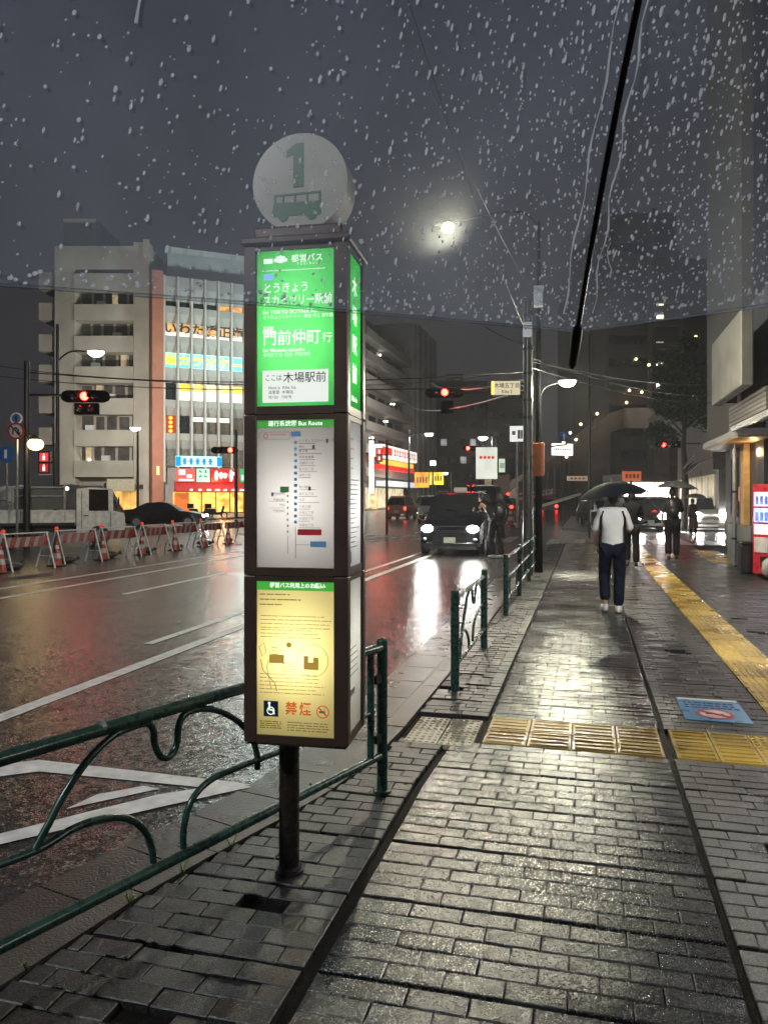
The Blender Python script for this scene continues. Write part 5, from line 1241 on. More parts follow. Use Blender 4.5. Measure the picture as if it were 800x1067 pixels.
for px, py, D_s, pw in ((395, 474, 35, 80), (463, 409, 32, 55), (89, 413, 26, 60), (697, 463, 45, 60), (238, 469, 46, 60), (492, 467, 75, 60)):
    l = lamp('signal_beam', at(px, py, D_s) - CF * .45, pw, (1, .03, .02), .12, None, spot=80); aim(l, at(400, 560, 8) - at(px, py, D_s))
def ped(label, px, py, D, on_ground=True, s=1.0):
    c = at(px, py, D); t = thing('pedestrian_signal', label, 'pedestrian signal', c, world=True); M3 = Matrix((CR, CF, UZ)).transposed()
    b = MB(); b.box(c, (.40 * s, .18, .78 * s), M=M3); b.build('housing', M_BLACK, t)
    for z, m in ((.19, glow('red_signal_panel', (.75, .04, .04), 1.1)), (-.19, glow('red_signal_panel_dim', (.5, .03, .03), .7))):
        b = MB(); b.box(c - CF * .095 + UZ * z * s, (.3 * s, .02, .3 * s), M=M3); pn = b.build('panel', m, t)
        b = MB(); b.ell(c - CF * .108 + UZ * (z + .09) * s, .03 * s, 8, 5); b.box(c - CF * .108 + UZ * (z - .03) * s, (.09 * s, .006, .15 * s), M=M3); b.build('figure', glow('figure_light', (1, .75, .7), 1.4), pn)
    base = Vector((c.x, c.y, ZR)) + CR * .35; b = MB(); b.cyl(base, base + UZ * (c.z + .8), .06, n=10); b.cyl(c, base + UZ * (c.z - ZR), .03, n=8); b.build('pole', M_DARKSTEEL, t)
ped('pedestrian signal with two red panels above the truck bed', 47, 482, 27)
ped('red pedestrian signal over the road just beyond the bus stop column', 395, 474, 35, s=.8)
ped('distant pedestrian signal past the umbrella woman', 733, 497, 45, s=1.0)
# cluster at left pole: lantern, road signs
t = thing('corner_lantern', 'warm glowing lantern lamp on the dark signal pole beside the truck', 'lantern', at(37, 463, 25.6), world=True)
c = at(37, 463, 25.6); b = MB(); b.ell(c, (.26, .26, .2), 14, 8); b.build('shade', glow('lantern_glow', (1, .75, .30), 8), t); b = MB(); b.cyl(c + UZ * .16, c + UZ * .3, .2, .06, 12); b.tube([c + UZ * .3, c + UZ * .35 - CR * .2, at(29, 455, 25.9)], .03, 6); b.build('bracket', M_DARKSTEEL, t)
lamp('lantern_light', c - CF * .3, 50, (1, .72, .35), .2)
def round_sign(label, px, py, D, r, ring, face, marks=None, name='road_sign', px_pole=None):
    c = at(px, py, D); t = thing(name, label, 'road sign', c, world=True)
    b = MB(); b.disc(c, CR, UZ, r, 28); b.disc(c + CF * .02, -CR, UZ, r, 28); b.build('rim', ring, t); b = MB(); b.disc(c - CF * .006, CR, UZ, r * .76, 28); b.build('face', face, t)
    if marks: b = MB(); marks(b, c - CF * .012, r); b.build('symbol', M_BLACK if ring != face else M_WHITEP, t)
    b = MB(); b.cyl(Vector((c.x, c.y, ZR)) + CF * .08, c + CF * .08 + UZ * r, .035, n=8); b.build('post', M_GALV, t)
def uturn(b, c, r):
    b.tube([c - CR * r * .3 - UZ * r * .45, c - CR * r * .3 + UZ * r * .15, c + UZ * r * .4, c + CR * r * .3 + UZ * r * .15, c + CR * r * .3 - UZ * r * .2], r * .09, 6); b.prism([(0, -.5), (.3, -.1), (-.3, -.1)], c + CR * r * .3 - UZ * r * .05, CR * r, UZ * r, CF * .01)
    b.box(c, (r * 1.7, .008, r * .14), M=Matrix((CR, CF, UZ)).transposed() @ Matrix.Rotation(R_(45), 3, 'Y'))
M_SRED = mat('sign_red', (.45, .03, .04), .35); M_SWH = mat('sign_white', (.6, .58, .55), .35); M_SBL = mat('sign_blue', (.03, .12, .42), .35)
round_sign('round red-rimmed no U-turn sign left of the dark signal pole', 16.5, 449, 25.2, .28, M_SRED, M_SWH, uturn)
round_sign('round blue arrow sign just above the no U-turn sign', 17, 436, 25.6, .2, M_SWH, M_SBL, lambda b, c, r: b.box(c, (r * .25, .008, r * 1.1), M=Matrix((CR, CF, UZ)).transposed()))
round_sign('dark blue round sign low at the picture edge behind the truck', 6, 473, 27, .3, M_SBL, M_SBL, lambda b, c, r: b.box(c, (r * .3, .008, r), M=Matrix((CR, CF, UZ)).transposed()))

def board(name, label, cat, px0, py0, px1, py1, D, m, legs=True, skew=0.0, th=.18):
    c0, c1 = at(px0, py1, D), at(px1, py0, D); w_ = (c1 - c0).dot(CR); h_ = c1.z - c0.z
    t = bthing(name, label, cat, (c0.x, c0.y, 0), CR * math.cos(skew) + CF * math.sin(skew)); z = c0.z
    b = MB(); b.b2((0, 0, z), (w_, th, z + h_)); b.build('panel', m, t); return t, w_, h_, z
t, w_, h_, z = board('crossing_name_plate', 'lit yellow-edged crossing name plate on the utility pole', 'sign', 512, 397, 541.5, 411, 15.75, glow('cream_lit_plate', (.72, .64, .42), .75), th=.08, skew=-.05)
b = MB(); b.b2((0, -.004, z), (.055, 0.0, z + h_)); b.build('yellow_edge', glow('yellow_edge_light', (1, .8, .12), 1.1), t)
b = MB(); b.text('木場五丁目', (w_ * .54, -.005, z + h_ * .64), UX, UZ, .105, bold=.001); b.text('Kiba 5', (w_ * .54, -.005, z + h_ * .2), UX, UZ, .085, bold=.001); b.build('lettering', M_LETB, t)
b = MB(); b.tube([(w_, .04, z + .05), (w_ + .1, .05, z + .05)], .02, 6); b.tube([(w_, .04, z + h_ - .05), (w_ + .1, .05, z + h_ - .05)], .02, 6); b.build('bracket', M_DARKSTEEL, t)
t, w_, h_, z = board('billboard', 'tall white lit billboard with a red line of characters beyond the minivan', 'billboard', 496, 466, 518, 499, 62, glow('white_billboard_light', (.82, .86, .74), .85, var=.12, scale=.8))
b = MB()
for k in range(4): b.box((w_ * (.22 + k * .19), -.01, z + h_ * .68), (.2, .02, .24)); b.box((w_ * (.22 + k * .19), -.014, z + h_ * .68), (.27, .01, .07))
b.build('marks', glow('red_marks', (.8, .06, .05), .8), t)
b = MB()
for u in (.2, .8): b.cyl((w_ * u, .3, ZR), (w_ * u, .3, z + .3), .08, n=8)
b.b2((0, -.1, z - 1.3), (w_, .1, z - .6)); b.build('legs', M_DARKSTEEL, t)
t, w_, h_, z = board('shop_sign', 'bright white shop sign with small dark marks low beside the orange-wrapped pole', 'sign', 576, 462, 601, 474, 60, glow('bright_white_sign', (1, .98, .9), 2.2), skew=.4)
b = MB()
for k in range(7): b.box((w_ * (.15 + k * .115), -.01, z + h_ * .5), (.13, .02, .2))
b.build('marks', M_NOTE, t)
b = MB(); b.cyl((w_ / 2, .2, 0), (w_ / 2, .2, z), .08, n=8); b.build('post', M_DARKSTEEL, t)
t, w_, h_, z = board('shop_sign', 'white lit box sign with dark figures just left of the thick utility pole', 'sign', 531, 444, 545, 460, 40, glow('white_box_sign', (.8, .82, .78), .9), skew=-.3)
b = MB(); b.box((w_ * .68, -.01, z + h_ * .45), (.14, .02, .45)); b.box((w_ * .88, -.01, z + h_ * .45), (.1, .02, .45)); b.box((w_ * .3, -.01, z + h_ * .55), (.18, .02, .2)); b.build('marks', M_NOTE, t)
b = MB(); b.tube([(w_ * .2, .1, z + h_), (-.1, .05, z + h_ + .12), (-.35, 0, z + h_ + .16)], .05, 6); b.cyl((w_ / 2, .3, 0), (w_ / 2, .3, z), .07, n=8); b.build('post', M_GALV, t)
t, w_, h_, z = board('direction_sign', 'small dark blue road sign on a curved arm right of the orange-wrapped pole', 'sign', 583, 450, 592, 460, 40, M_SBL, th=.05)
b = MB(); b.prism([(-.03, -.18), (.03, -.18), (.03, .05), (.09, .05), (0, .18), (-.09, .05), (-.03, .05)], (w_ / 2, -.004, z + h_ / 2), UX, UZ, (0, .003, 0)); b.build('arrow', M_WHITEP, t)
b = MB(); b.tube(smooth([Vector((-1.0, .1, 0)), Vector((-1.0, .1, z - .9)), Vector((-.7, .1, z - .35)), Vector((w_ * .9, .1, z - .15))], 5), .04, 8); b.build('post', M_GALV, t)
for lab, x0, y0, x1, y1, D, m in (('orange glowing shop front sign beside the balcony block', 432, 492, 447, 508, 100, glow('orange_sign_light', (1, .42, .05), .9, var=.6, scale=.8)), ('yellow glowing shop front sign next to the orange one', 448, 492, 462, 505, 100, glow('yellow_sign_light', (1, .72, .05), 1.1, var=.6, scale=.8)), ('tiny white lit sign under the pale slab tower', 448, 480, 454, 485, 98, glow('bright_white_sign', (1, .98, .9), 2.2)), ('tiny white lit sign right of the white billboard', 520, 478, 526, 492, 70, glow('pale_green_sign', (.7, .85, .65), .8)), ('dim long pale sign on the far side of the bridge ramp', 591, 496, 612, 501, 66, glow('dim_tan_sign', (.7, .5, .35), .4)), ('orange-red lit shop sign behind the black umbrella', 649, 491, 668, 501, 60, glow('orange_red_sign', (1, .22, .08), .4))):
    t, w_, h_, z = board('shop_sign', lab, 'sign', x0, y0, x1, y1, D, m)
    b = MB()
    for k in range(4): b.box((w_ * (.2 + k * .2), -.02, z + h_ * .5), (w_ * .1, .03, h_ * .4))
    b.build('marks', M_NOTE, t); b = MB(); b.cyl((w_ * .5, .3, ZR), (w_ * .5, .3, z + .1), .1, n=8); b.build('post', M_DARKSTEEL, t)
t, w_, h_, z = board('box_truck', 'pale box truck body beyond the traffic cones', 'truck', 512, 495, 531, 516, 66, mat('cream_truck_box', (.45, .33, .25), .4), th=4.5)
b = MB(); b.b2((.1, 4.6, .5), (w_ - .1, 6.2, 2.3)); b.build('cab', M_WHITEP, t)
for x in (.15, w_ - .15):
    for y in (.8, 5.2):
        b = MB(); b.cyl((x - .12, y, ZR + .42), (x + .12, y, ZR + .42), .42, n=14); b.build('wheel', M_RUBBER, t)
b = MB(); b.ell((.15, -.02, z + .1), (.12, .03, .1), 8, 5); b.ell((w_ - .15, -.02, z + .1), (.12, .03, .1), 8, 5); b.build('tail_light', M_TAIL, t)

lamp('ramp_light', at(622, 425, D_ - 3), 150, (1, .8, .55), .2, None)
# overhead cables
def cable(p, q, sag, r=.014):
    p, q = Vector(p), Vector(q); b = MB(); b.tube([p.lerp(q, k / 14) - UZ * sag * 4 * (k / 14) * (1 - k / 14) for k in range(15)], r, 5)
    tag(b.build('overhead_cable', M_BLACK), 'thin black overhead cable crossing the street against the night sky', 'cable', 'overhead cables')
cable(at(-30, 376, 34), at(551, 388, 16), .5); cable(at(-30, 388, 34), at(551, 402, 16), .35); cable(at(30, 388, 26), at(560, 382, 60), .9, .022)
cable(at(551, 372, 16), at(790, 405, 30), .5); cable(at(551, 382, 16), at(800, 415, 26), .4); cable(at(551, 376, 16), at(820, 385, 36), .6)
cable(at(551, 300, 16), at(380, -60, 7), .15, .008); cable(at(551, 352, 16), at(400, -80, 8), .25, .008); cable(at(551, 360, 16), at(505, 340, 16), .05)
cable(at(551, 395, 16), at(430, 372, 100), 1.6, .03); cable(at(551, 405, 16), at(410, 405, 100), 1.4, .03)
# ================================================================= VEHICLES
random.seed(51)
def vehicle(name, label, cat, loc, heading, W2, st, body, glass, wheels, wr=.31, group=None, front=None, rear=None, lit_head=0, lit_tail=0, plate=None, mirror=None, roof_sign=False, hw=.62, tw=.70):
    """st: (y, z_bottom, z_belt, z_top, half width low, half width top) front to rear; glass: {interval: 'top'|'side'|'both'}"""
    h = Vector(heading); t = thing(name, label, cat, loc, math.atan2(h.y, h.x) - PI / 2, group)
    rings = []
    for (y, zb, zl, zt, wb, wt) in st:
        g = min(.06, (zt - zl) * .4)
        rings.append([(-wb * .95, y, zb), (-wb, y, zb + .14), (-wb, y, zl), (-wt, y, zt - g), (-wt + .12, y, zt), (wt - .12, y, zt), (wt, y, zt - g), (wb, y, zl), (wb, y, zb + .14), (wb * .95, y, zb)])
    bm_ = MB(); gl = {}
    for i in range(len(st) - 1):
        for k in range(9):
            f = [rings[i][k], rings[i][k + 1], rings[i + 1][k + 1], rings[i + 1][k]]
            gk = glass.get(i)
            if k in (2, 6) and gk in ('side', 'both'): gl.setdefault(('side_window', k), MB()).quad(*f)
            elif k == 4 and gk in ('top', 'both'): gl.setdefault(('windscreen' if i < 5 else 'rear_window', 0), MB()).quad(*f)
            elif k in (3, 5) and gk in ('top', 'both'): gl.setdefault(('windscreen' if i < 5 else 'rear_window', 0), MB()).quad(*f)
            else: bm_.add(f, [(0, 1, 2, 3)], False)
    bm_.add(rings[0], [tuple(range(10))]); bm_.add(rings[-1], [tuple(range(9, -1, -1))])
    bm_.b2((-W2 * .8, st[-1][0] + .15, .2), (W2 * .8, st[0][0] - .15, .3))
    bm_.build('body', body, t)
    for (nm, _), m_ in gl.items(): m_.build(nm, M_GLASS, t)
    for y in wheels:
        for s in (-1, 1):
            b = MB(); b.cyl((s * (W2 - .17), y, wr), (s * (W2 + .012), y, wr), wr, n=20); wh = b.build('wheel', M_RUBBER, t)
            b = MB(); b.cyl((s * (W2 + .005), y, wr), (s * (W2 + .022), y, wr), wr * .62, n=16); b.build('rim', M_GALV, wh)
    yf, yr = st[0][0], st[-1][0]
    if front:
        for s in (-1, 1):
            b = MB(); b.ell((s * hw, yf + front[1], front[0]), front[2], 14, 8); b.build('headlight', M_HEAD if lit_head else mat('clear_lamp_glass', (.5, .5, .5), .1), t)
            if lit_head: l = lamp('headlight_beam', (s * hw, yf + front[1] + .16, front[0]), lit_head, (1, .98, .92), .08, t, spot=110); l.rotation_euler = (R_(84), 0, 0)
        b = MB()
        for k in range(4): b.b2((-.42, yf + .005, front[0] - .22 + k * .05), (.42, yf + .03, front[0] - .19 + k * .05))
        b.build('grille', M_DARKSTEEL, t)
    if rear:
        for s in (-1, 1):
            b = MB(); b.ell((s * tw, yr - .01, rear[0]), rear[1], 10, 6); b.build('tail_light', M_TAIL if lit_tail else M_RED, t)
    if plate is not None:
        b = MB(); b.b2((-.17, yf + .02 if plate > 0 else yr - .03, abs(plate) - .08), (.17, yf + .04 if plate > 0 else yr - .015, abs(plate) + .08)); b.build('number_plate', mat('plate_white', (.5, .5, .45), .4), t)
    if mirror:
        for s in (-1, 1):
            b = MB(); b.ell((s * (W2 + .12), mirror[0], mirror[1]), (.10, .06, .08), 10, 6); b.build('mirror', body, t)
    if roof_sign:
        b = MB(); b.bbox((-.2, -.1, st[len(st) // 2][3] - .01), (.2, .06, st[len(st) // 2][3] + .13), .02); b.build('roof_sign', glow('roof_sign_light', (.5, .4, .35), .35), t)
    return t
M_CARBLK = mat('black_car_paint', (.008, .008, .010), .12, coat=1.0, var=.05); M_CARWH = mat('white_car_paint', (.5, .49, .46), .2, coat=.8, var=.05); M_CARBEI = mat('orange_beige_paint', (.42, .2, .12), .25, coat=.5)
VAN = [(2.22, .42, .66, .72, .66, .62), (2.15, .24, .80, .88, .80, .72), (1.75, .22, .96, 1.02, .85, .76), (1.35, .22, 1.04, 1.14, .87, .78), (.62, .22, 1.06, 1.74, .87, .70), (.42, .22, 1.06, 1.80, .87, .68), (-.30, .22, 1.06, 1.84, .87, .68), (-.42, .22, 1.06, 1.84, .87, .68), (-1.15, .22, 1.06, 1.83, .87, .68), (-1.27, .22, 1.06, 1.83, .87, .68), (-1.95, .22, 1.06, 1.80, .86, .67), (-2.15, .24, 1.04, 1.66, .85, .66), (-2.25, .4, 1.0, 1.1, .82, .74)]
VG = {3: 'both', 5: 'side', 7: 'side', 9: 'side', 11: 'top'}
def sc_(st, sy, sz, sw): return [(y * sy, zb, zl * sz, zt * sz, wb * sw, wt * sw) for (y, zb, zl, zt, wb, wt) in st]
car = vehicle('parked_minivan', 'dark minivan with both headlights on, facing the photographer beside the railing', 'minivan', (-3.85, 24.2, ZR), (0.02, -1, 0), .93, sc_(VAN, 1.0, 1.03, 1.07), M_CARBLK, VG, (1.4, -1.35), .33, front=(.80, -.03, (.17, .10, .105)), lit_head=60, plate=.48, mirror=(1.0, 1.12), roof_sign=True, hw=.66)
b = MB(); b.b2((.20, 1.02, 1.12), (.42, 1.05, 1.24)); b.build('dash_sign', glow('yellow_dash_sign', (1, .6, .05), .8), car)
b = MB(); b.b2((-.86, 2.16, .30), (.86, 2.24, .38)); b.build('bumper_trim', M_DARKSTEEL, car)
b = MB(); b.b2((-.52, 2.215, .86), (.52, 2.235, .89)); b.b2((-.55, 2.225, .70), (.55, 2.245, .715)); b.build('chrome_strip', mat('chrome_trim', (.6, .6, .62), .12, 1.0), car)
b = MB(); b.b2((-.5, 2.225, .40), (.5, 2.25, .62)); b.build('lower_intake', M_BLACK, car)
for s in (-1, 1):
    b = MB(); b.ell((s * .72, 2.19, .50), (.07, .05, .05), 10, 6); b.build('fog_lamp', mat('clear_lamp_glass', (.5, .5, .5), .1), car)
    b = MB(); b.tube([(s * .05 - .3, 1.36, 1.19), (s * .05 + .25, 1.16, 1.36)], .010, 6); b.build('wiper', M_BLACK, car)
    b = MB(); b.tube([(s * .64, .4, 1.90), (s * .64, -1.6, 1.92)], .018, 6); b.build('roof_rail', M_GALV, car)
    b = MB(); b.ell((s * .36, .15, 1.30), (.2, .12, .22), 12, 8); b.ell((s * .36, .15, 1.56), (.12, .07, .1), 10, 6); b.build('seat', mat('grey_seat', (.12, .12, .12), .7), car)
vehicle('wagon', 'small beige orange wagon seen from behind with red lights, past the bus stop column', 'wagon', (-14.1, 59.5, ZR), (0.02, 1, 0), .8, sc_(VAN, .85, 1.0, .92), M_CARBEI, VG, (1.2, -1.15), .3, rear=(.85, (.1, .05, .14)), lit_tail=1, plate=-.6)
vehicle('wagon', 'white wagon half hidden behind the dark minivan', 'wagon', (-10.2, 52, ZR), (.12, -1, 0), .85, VAN, M_CARWH, VG, (1.4, -1.35), .33, front=(.8, -.03, (.12, .08, .08)))
vehicle('minivan', 'dark tall minivan close behind the one with its headlights on', 'minivan', (-4.4, 33, ZR), (0.0, -1, 0), .93, sc_(VAN, 1.0, 1.22, 1.05), mat('dark_grey_car_paint', (.03, .03, .035), .15, coat=1), VG, (1.4, -1.35), .33, front=(.9, -.03, (.12, .08, .08)))
vehicle('wagon', 'grey wagon in the far queue under the orange shop sign', 'wagon', (-16.0, 78, ZR), (0, -1, 0), .85, VAN, mat('grey_car_paint', (.14, .14, .15), .2, coat=1), VG, (1.4, -1.35), .33, front=(.8, -.03, (.12, .08, .08)))
for px_, D_2, lab in ((528, 70, 'small car with red tail lights ahead of the box truck by the cones'), (541, 92, 'farther small car with red tail lights left of the utility pole'), (480, 84, 'distant wagon with red tail lights behind the dark minivans'), (574, 76, 'car with red tail lights just right of the utility pole under the white sign')):
    p = at(px_, 540, D_2); p.z = ZR
    vehicle('queued_car', lab, 'car', p, (.05, 1, 0), .85, sc_(VAN, .9, .9, 1.0), MATS['grey_car_paint'], VG, (1.25, -1.2), .32, rear=(.85, (.16, .05, .14)), lit_tail=1)
SED = [(2.3, .38, .60, .64, .66, .60), (2.22, .22, .70, .76, .80, .68), (1.5, .2, .82, .90, .87, .74), (.95, .2, .88, .97, .88, .76), (.25, .2, .90, 1.38, .88, .60), (-.1, .2, .9, 1.44, .88, .58), (-.2, .2, .9, 1.445, .88, .58), (-.95, .2, .9, 1.40, .88, .58), (-1.65, .2, .92, 1.06, .87, .70), (-2.2, .24, .90, 1.0, .84, .70), (-2.32, .4, .8, .9, .78, .68)]
blk = at(172, 547.5, 44); blk.z = ZR
vehicle('black_saloon', 'glossy black saloon car driving across in front of the lit office building shops', 'car', blk, CR * .99 + CF * .08, .88, SED, M_CARBLK, {3: 'both', 4: 'side', 6: 'side', 7: 'both'}, (1.42, -1.4), .33, front=(.66, -.08, (.18, .12, .07)), lit_head=20, rear=(.8, (.15, .05, .07)), mirror=(.75, .98), hw=.62, plate=.4)
# headlights of waiting traffic across the crossing
for k, (px, D, lab, m, hd) in enumerate([(659, 40, 'oncoming car with dazzling headlights behind the man in white', M_CARBLK, 1), (681, 43, 'oncoming car with dazzling headlights left of the backpack man', M_CARWH, 1), (628, 44, 'oncoming dark car with one bright headlight under the black umbrella rim', M_CARBLK, 1), (741, 41, 'pale van with bright headlights at the crossing beside the shop', M_CARWH, 1)]):
    p = at(px, 540, D); p.z = ZR
    vehicle('oncoming_car', lab, 'car', p, -CF + CR * (.1 if k < 3 else -.45), .88, sc_(VAN, .95, .95 if k != 2 else .85, 1.0), m, VG, (1.35, -1.3), .32, front=(.78, .0, (.22, .1, .17)), lit_head=60 if k != 2 else 30, plate=.5, mirror=(1.0, 1.1))
# flatbed truck in the works area
o = at(54, 570, 27.2); o.z = ZR
h = CR * .93 + CF * .36
t = thing('flatbed_truck', 'white flatbed truck with a headboard frame, standing behind the barricades', 'truck', o, math.atan2(h.y, h.x) - PI / 2)
M_TRW = mat('dirty_white_truck', (.72, .72, .70), .35, var=.2, coat=.3)
b = MB(); CAB = [(2.42, .42, 1.0, 1.05, .78, .70), (2.38, .38, 1.16, 1.24, .83, .76), (2.02, .38, 1.24, 1.96, .84, .70), (1.86, .38, 1.24, 2.04, .84, .68), (1.22, .38, 1.24, 2.06, .84, .70), (.82, .38, 1.24, 2.02, .84, .72)]
rings = [[(-wb * .95, y, zb), (-wb, y, zb + .14), (-wb, y, zl), (-wt, y, zt - .06), (-wt + .12, y, zt), (wt - .12, y, zt), (wt, y, zt - .06), (wb, y, zl), (wb, y, zb + .14), (wb * .95, y, zb)] for y, zb, zl, zt, wb, wt in CAB]
g1 = {2: MB(), 6: MB()}; g2 = MB()
for i in range(5):
    for k in range(9):
        f = [rings[i][k], rings[i][k + 1], rings[i + 1][k + 1], rings[i + 1][k]]
        if i == 1 and k in (3, 4, 5): g2.quad(*f)
        elif i in (1, 3) and k in (2, 6): g1[k].quad(*f)
        else: b.add(f, [(0, 1, 2, 3)])
b.add(rings[0], [tuple(range(10))]); b.add(rings[-1], [tuple(range(9, -1, -1))]); b.build('cab', M_TRW, t)
for q in g1.values(): q.build('side_window', mat('truck_glass', (.02, .016, .012), .1), t); g2.build('windscreen', M_GLASS, t)
b = MB(); b.b2((-.84, -2.9, .74), (.84, .74, .86))
b.build('bed_floor', M_DARKSTEEL, t)
for s in (-1, 1):
    b = MB(); b.b2((s * .85 - .02, -2.9, .84), (s * .85 + .02, .74, 1.26))
    for k in range(7): b.b2((s * .88 - .02, -2.88 + k * .6, .84), (s * .88 + .02, -2.82 + k * .6, 1.26))
    b.b2((s * .885 - .02, -2.9, 1.22), (s * .885 + .02, .74, 1.27)); b.build('side_board', M_TRW, t)
b = MB(); b.b2((-.85, -2.96, .84), (.85, -2.91, 1.26)); b.build('tail_board', M_TRW, t)
b = MB(); b.b2((-.82, .40, .9), (.82, .45, 2.1))
for x in (-.84, .84): b.tube([(x, .45, .9), (x, .45, 2.16), (x, .72, 2.16)], .035, 8)
b.tube([(-.84, .45, 2.16), (.84, .45, 2.16)], .035, 8); b.tube([(.84, -1.2, 1.26), (.84, -1.2, 2.05), (.84, .45, 2.05)], .03, 6); b.tube([(.84, -1.2, 1.75), (.84, .45, 1.75)], .02, 6); b.tube([(-.84, -1.2, 1.26), (-.84, -1.2, 2.05), (-.84, .45, 2.05)], .03, 6); b.build('headboard_frame', mat('grey_frame_paint', (.3, .31, .3), .4), t)
b = MB(); b.b2((.78, -1.15, 1.3), (.82, .4, 2.0)); b.build('side_sheet', mat('grey_tarp', (.07, .075, .07), .4, bump=.3, bscale=8), t)
b = MB(); b.b2((-.4, -2.8, .5), (.4, 2.0, .72)); b.build('chassis', M_DARKSTEEL, t)
for y, s_ in ((1.55, 1), (-1.6, 1)):
    for s in (-1, 1):
        b = MB(); b.cyl((s * .62, y, .36), (s * .845, y, .36), .36, n=20); wh = b.build('wheel', M_RUBBER, t); b = MB(); b.cyl((s * .84, y, .36), (s * .86, y, .36), .2, n=14); b.build('rim', M_GALV, wh)
for s in (-1, 1):
    b = MB(); b.ell((s * .62, 2.43, .72), (.14, .05, .09), 10, 6); b.build('headlight', mat('clear_lamp_glass', (.5, .5, .5), .1), t)
    b = MB(); b.ell((s * .70, -2.98, .68), (.10, .04, .06), 10, 6); b.build('tail_light', M_TAIL, t)
    b = MB(); b.tube([(s * .84, 2.1, 1.3), (s * 1.02, 2.2, 1.55)], .015, 6); b.ell((s * 1.03, 2.2, 1.6), (.05, .03, .14), 8, 6); b.build('mirror', M_BLACK, t)
b = MB(); b.ell((.4, .5, 2.02), .06, 8, 5); b.build('work_lamp', M_LAMPW, t)
for s in (-1, 1):
    b = MB(); b.b2((s * .838 - .012, 1.92, .62), (s * .838 + .012, 1.935, 1.22)); b.b2((s * .838 - .012, .98, .62), (s * .838 + .012, .995, 1.95)); b.b2((s * .845 - .015, 1.05, 1.06), (s * .845 + .015, 1.2, 1.09)); b.build('door_seam', M_BLACK, t)
for k, (px, D, lab) in enumerate([(20, 33, 'pale sheeted heap of site material behind the signal pole'), (6, 34, 'pale sheeted heap of site material at the picture edge')]):
    p = at(px, 540, D); p.z = ZR; t = thing('sheeted_heap', lab, 'sheeted material', p)
    b = MB(); b.ell((0, 0, .9), (1.2, .9, 1.3), 20, 10)
    for v in b.v: v.x += random.uniform(-.08, .08); v.z = max(0, v.z + random.uniform(-.06, .06))
    b.build('sheet', mat('pale_sheet', (.42, .42, .40), .4, var=.3, scale=2), t); b = MB(); b.tube([(-1.2, -.6, 1.2), (0, -.95, 1.6), (1.2, -.6, 1.2)], .02, 6); b.build('rope', M_BLACK, t)
# bicycles and people dark against the shop are read as two parked scooters
for k, (px, lab) in enumerate([(208, 'parked scooter in front of the orange shop windows, behind the saloon nose'), (226, 'parked scooter in front of the orange shop windows, close to the bus stop column')]):
    p = at(px, 536, 62); p.z = ZR; t = thing('parked_scooter', lab, 'scooter', p, math.atan2(CR.y, CR.x) - PI / 2 + .5 * k, 'scooters parked outside the shop')
    for y in (-.6, .6):
        b = MB(); b.tube([(0, y + .24 * math.cos(a), .26 + .24 * math.sin(a)) for a in [k2 * PI / 6 for k2 in range(12)]], .06, 6, True); b.build('wheel', M_RUBBER, t)
    b = MB(); b.prism([(-.8, .35), (-.2, .3), (.3, .3), (.5, .5), (.62, 1.0), (.5, 1.0), (.35, .55), (-.1, .5), (-.2, .8), (-.85, .8)], (-.12, 0, 0), UY, UZ, (.24, 0, 0)); b.build('body', mat('grey_scooter', (.10, .10, .11), .3), t)
    b = MB(); b.tube([(-.3, .5, 1.1), (0, .55, 1.05), (.3, .5, 1.1)], .025, 6); b.b2((-.2, -.95, .82), (.2, -.5, 1.2)); b.build('handlebar', M_BLACK, t)

# ================================================================= PEOPLE
def skin(vs, es, rs, sub=2):
    me = bpy.data.meshes.new('s'); me.from_pydata([tuple(v) for v in vs], es, []); o = bpy.data.objects.new('s', me); COL.objects.link(o)
    o.modifiers.new('k', 'SKIN'); m2 = o.modifiers.new('u', 'SUBSURF'); m2.levels = sub; m2.render_levels = sub
    for i, r in enumerate(rs):
        sv = me.skin_vertices[0].data[i]; sv.radius = r if isinstance(r, tuple) else (r, r); sv.use_root = (i == 0)
    dg = bpy.context.evaluated_depsgraph_get(); m = bpy.data.meshes.new_from_object(o.evaluated_get(dg))
    out = ([v.co.copy() for v in m.vertices], [tuple(p.vertices) for p in m.polygons])
    bpy.data.objects.remove(o); bpy.data.meshes.remove(me); bpy.data.meshes.remove(m); return out
M_SKIN = mat('skin_tone', (.36, .22, .16), .5, var=.08); M_HAIR = mat('black_hair', (.012, .011, .011), .4, bump=.4, bscale=150)
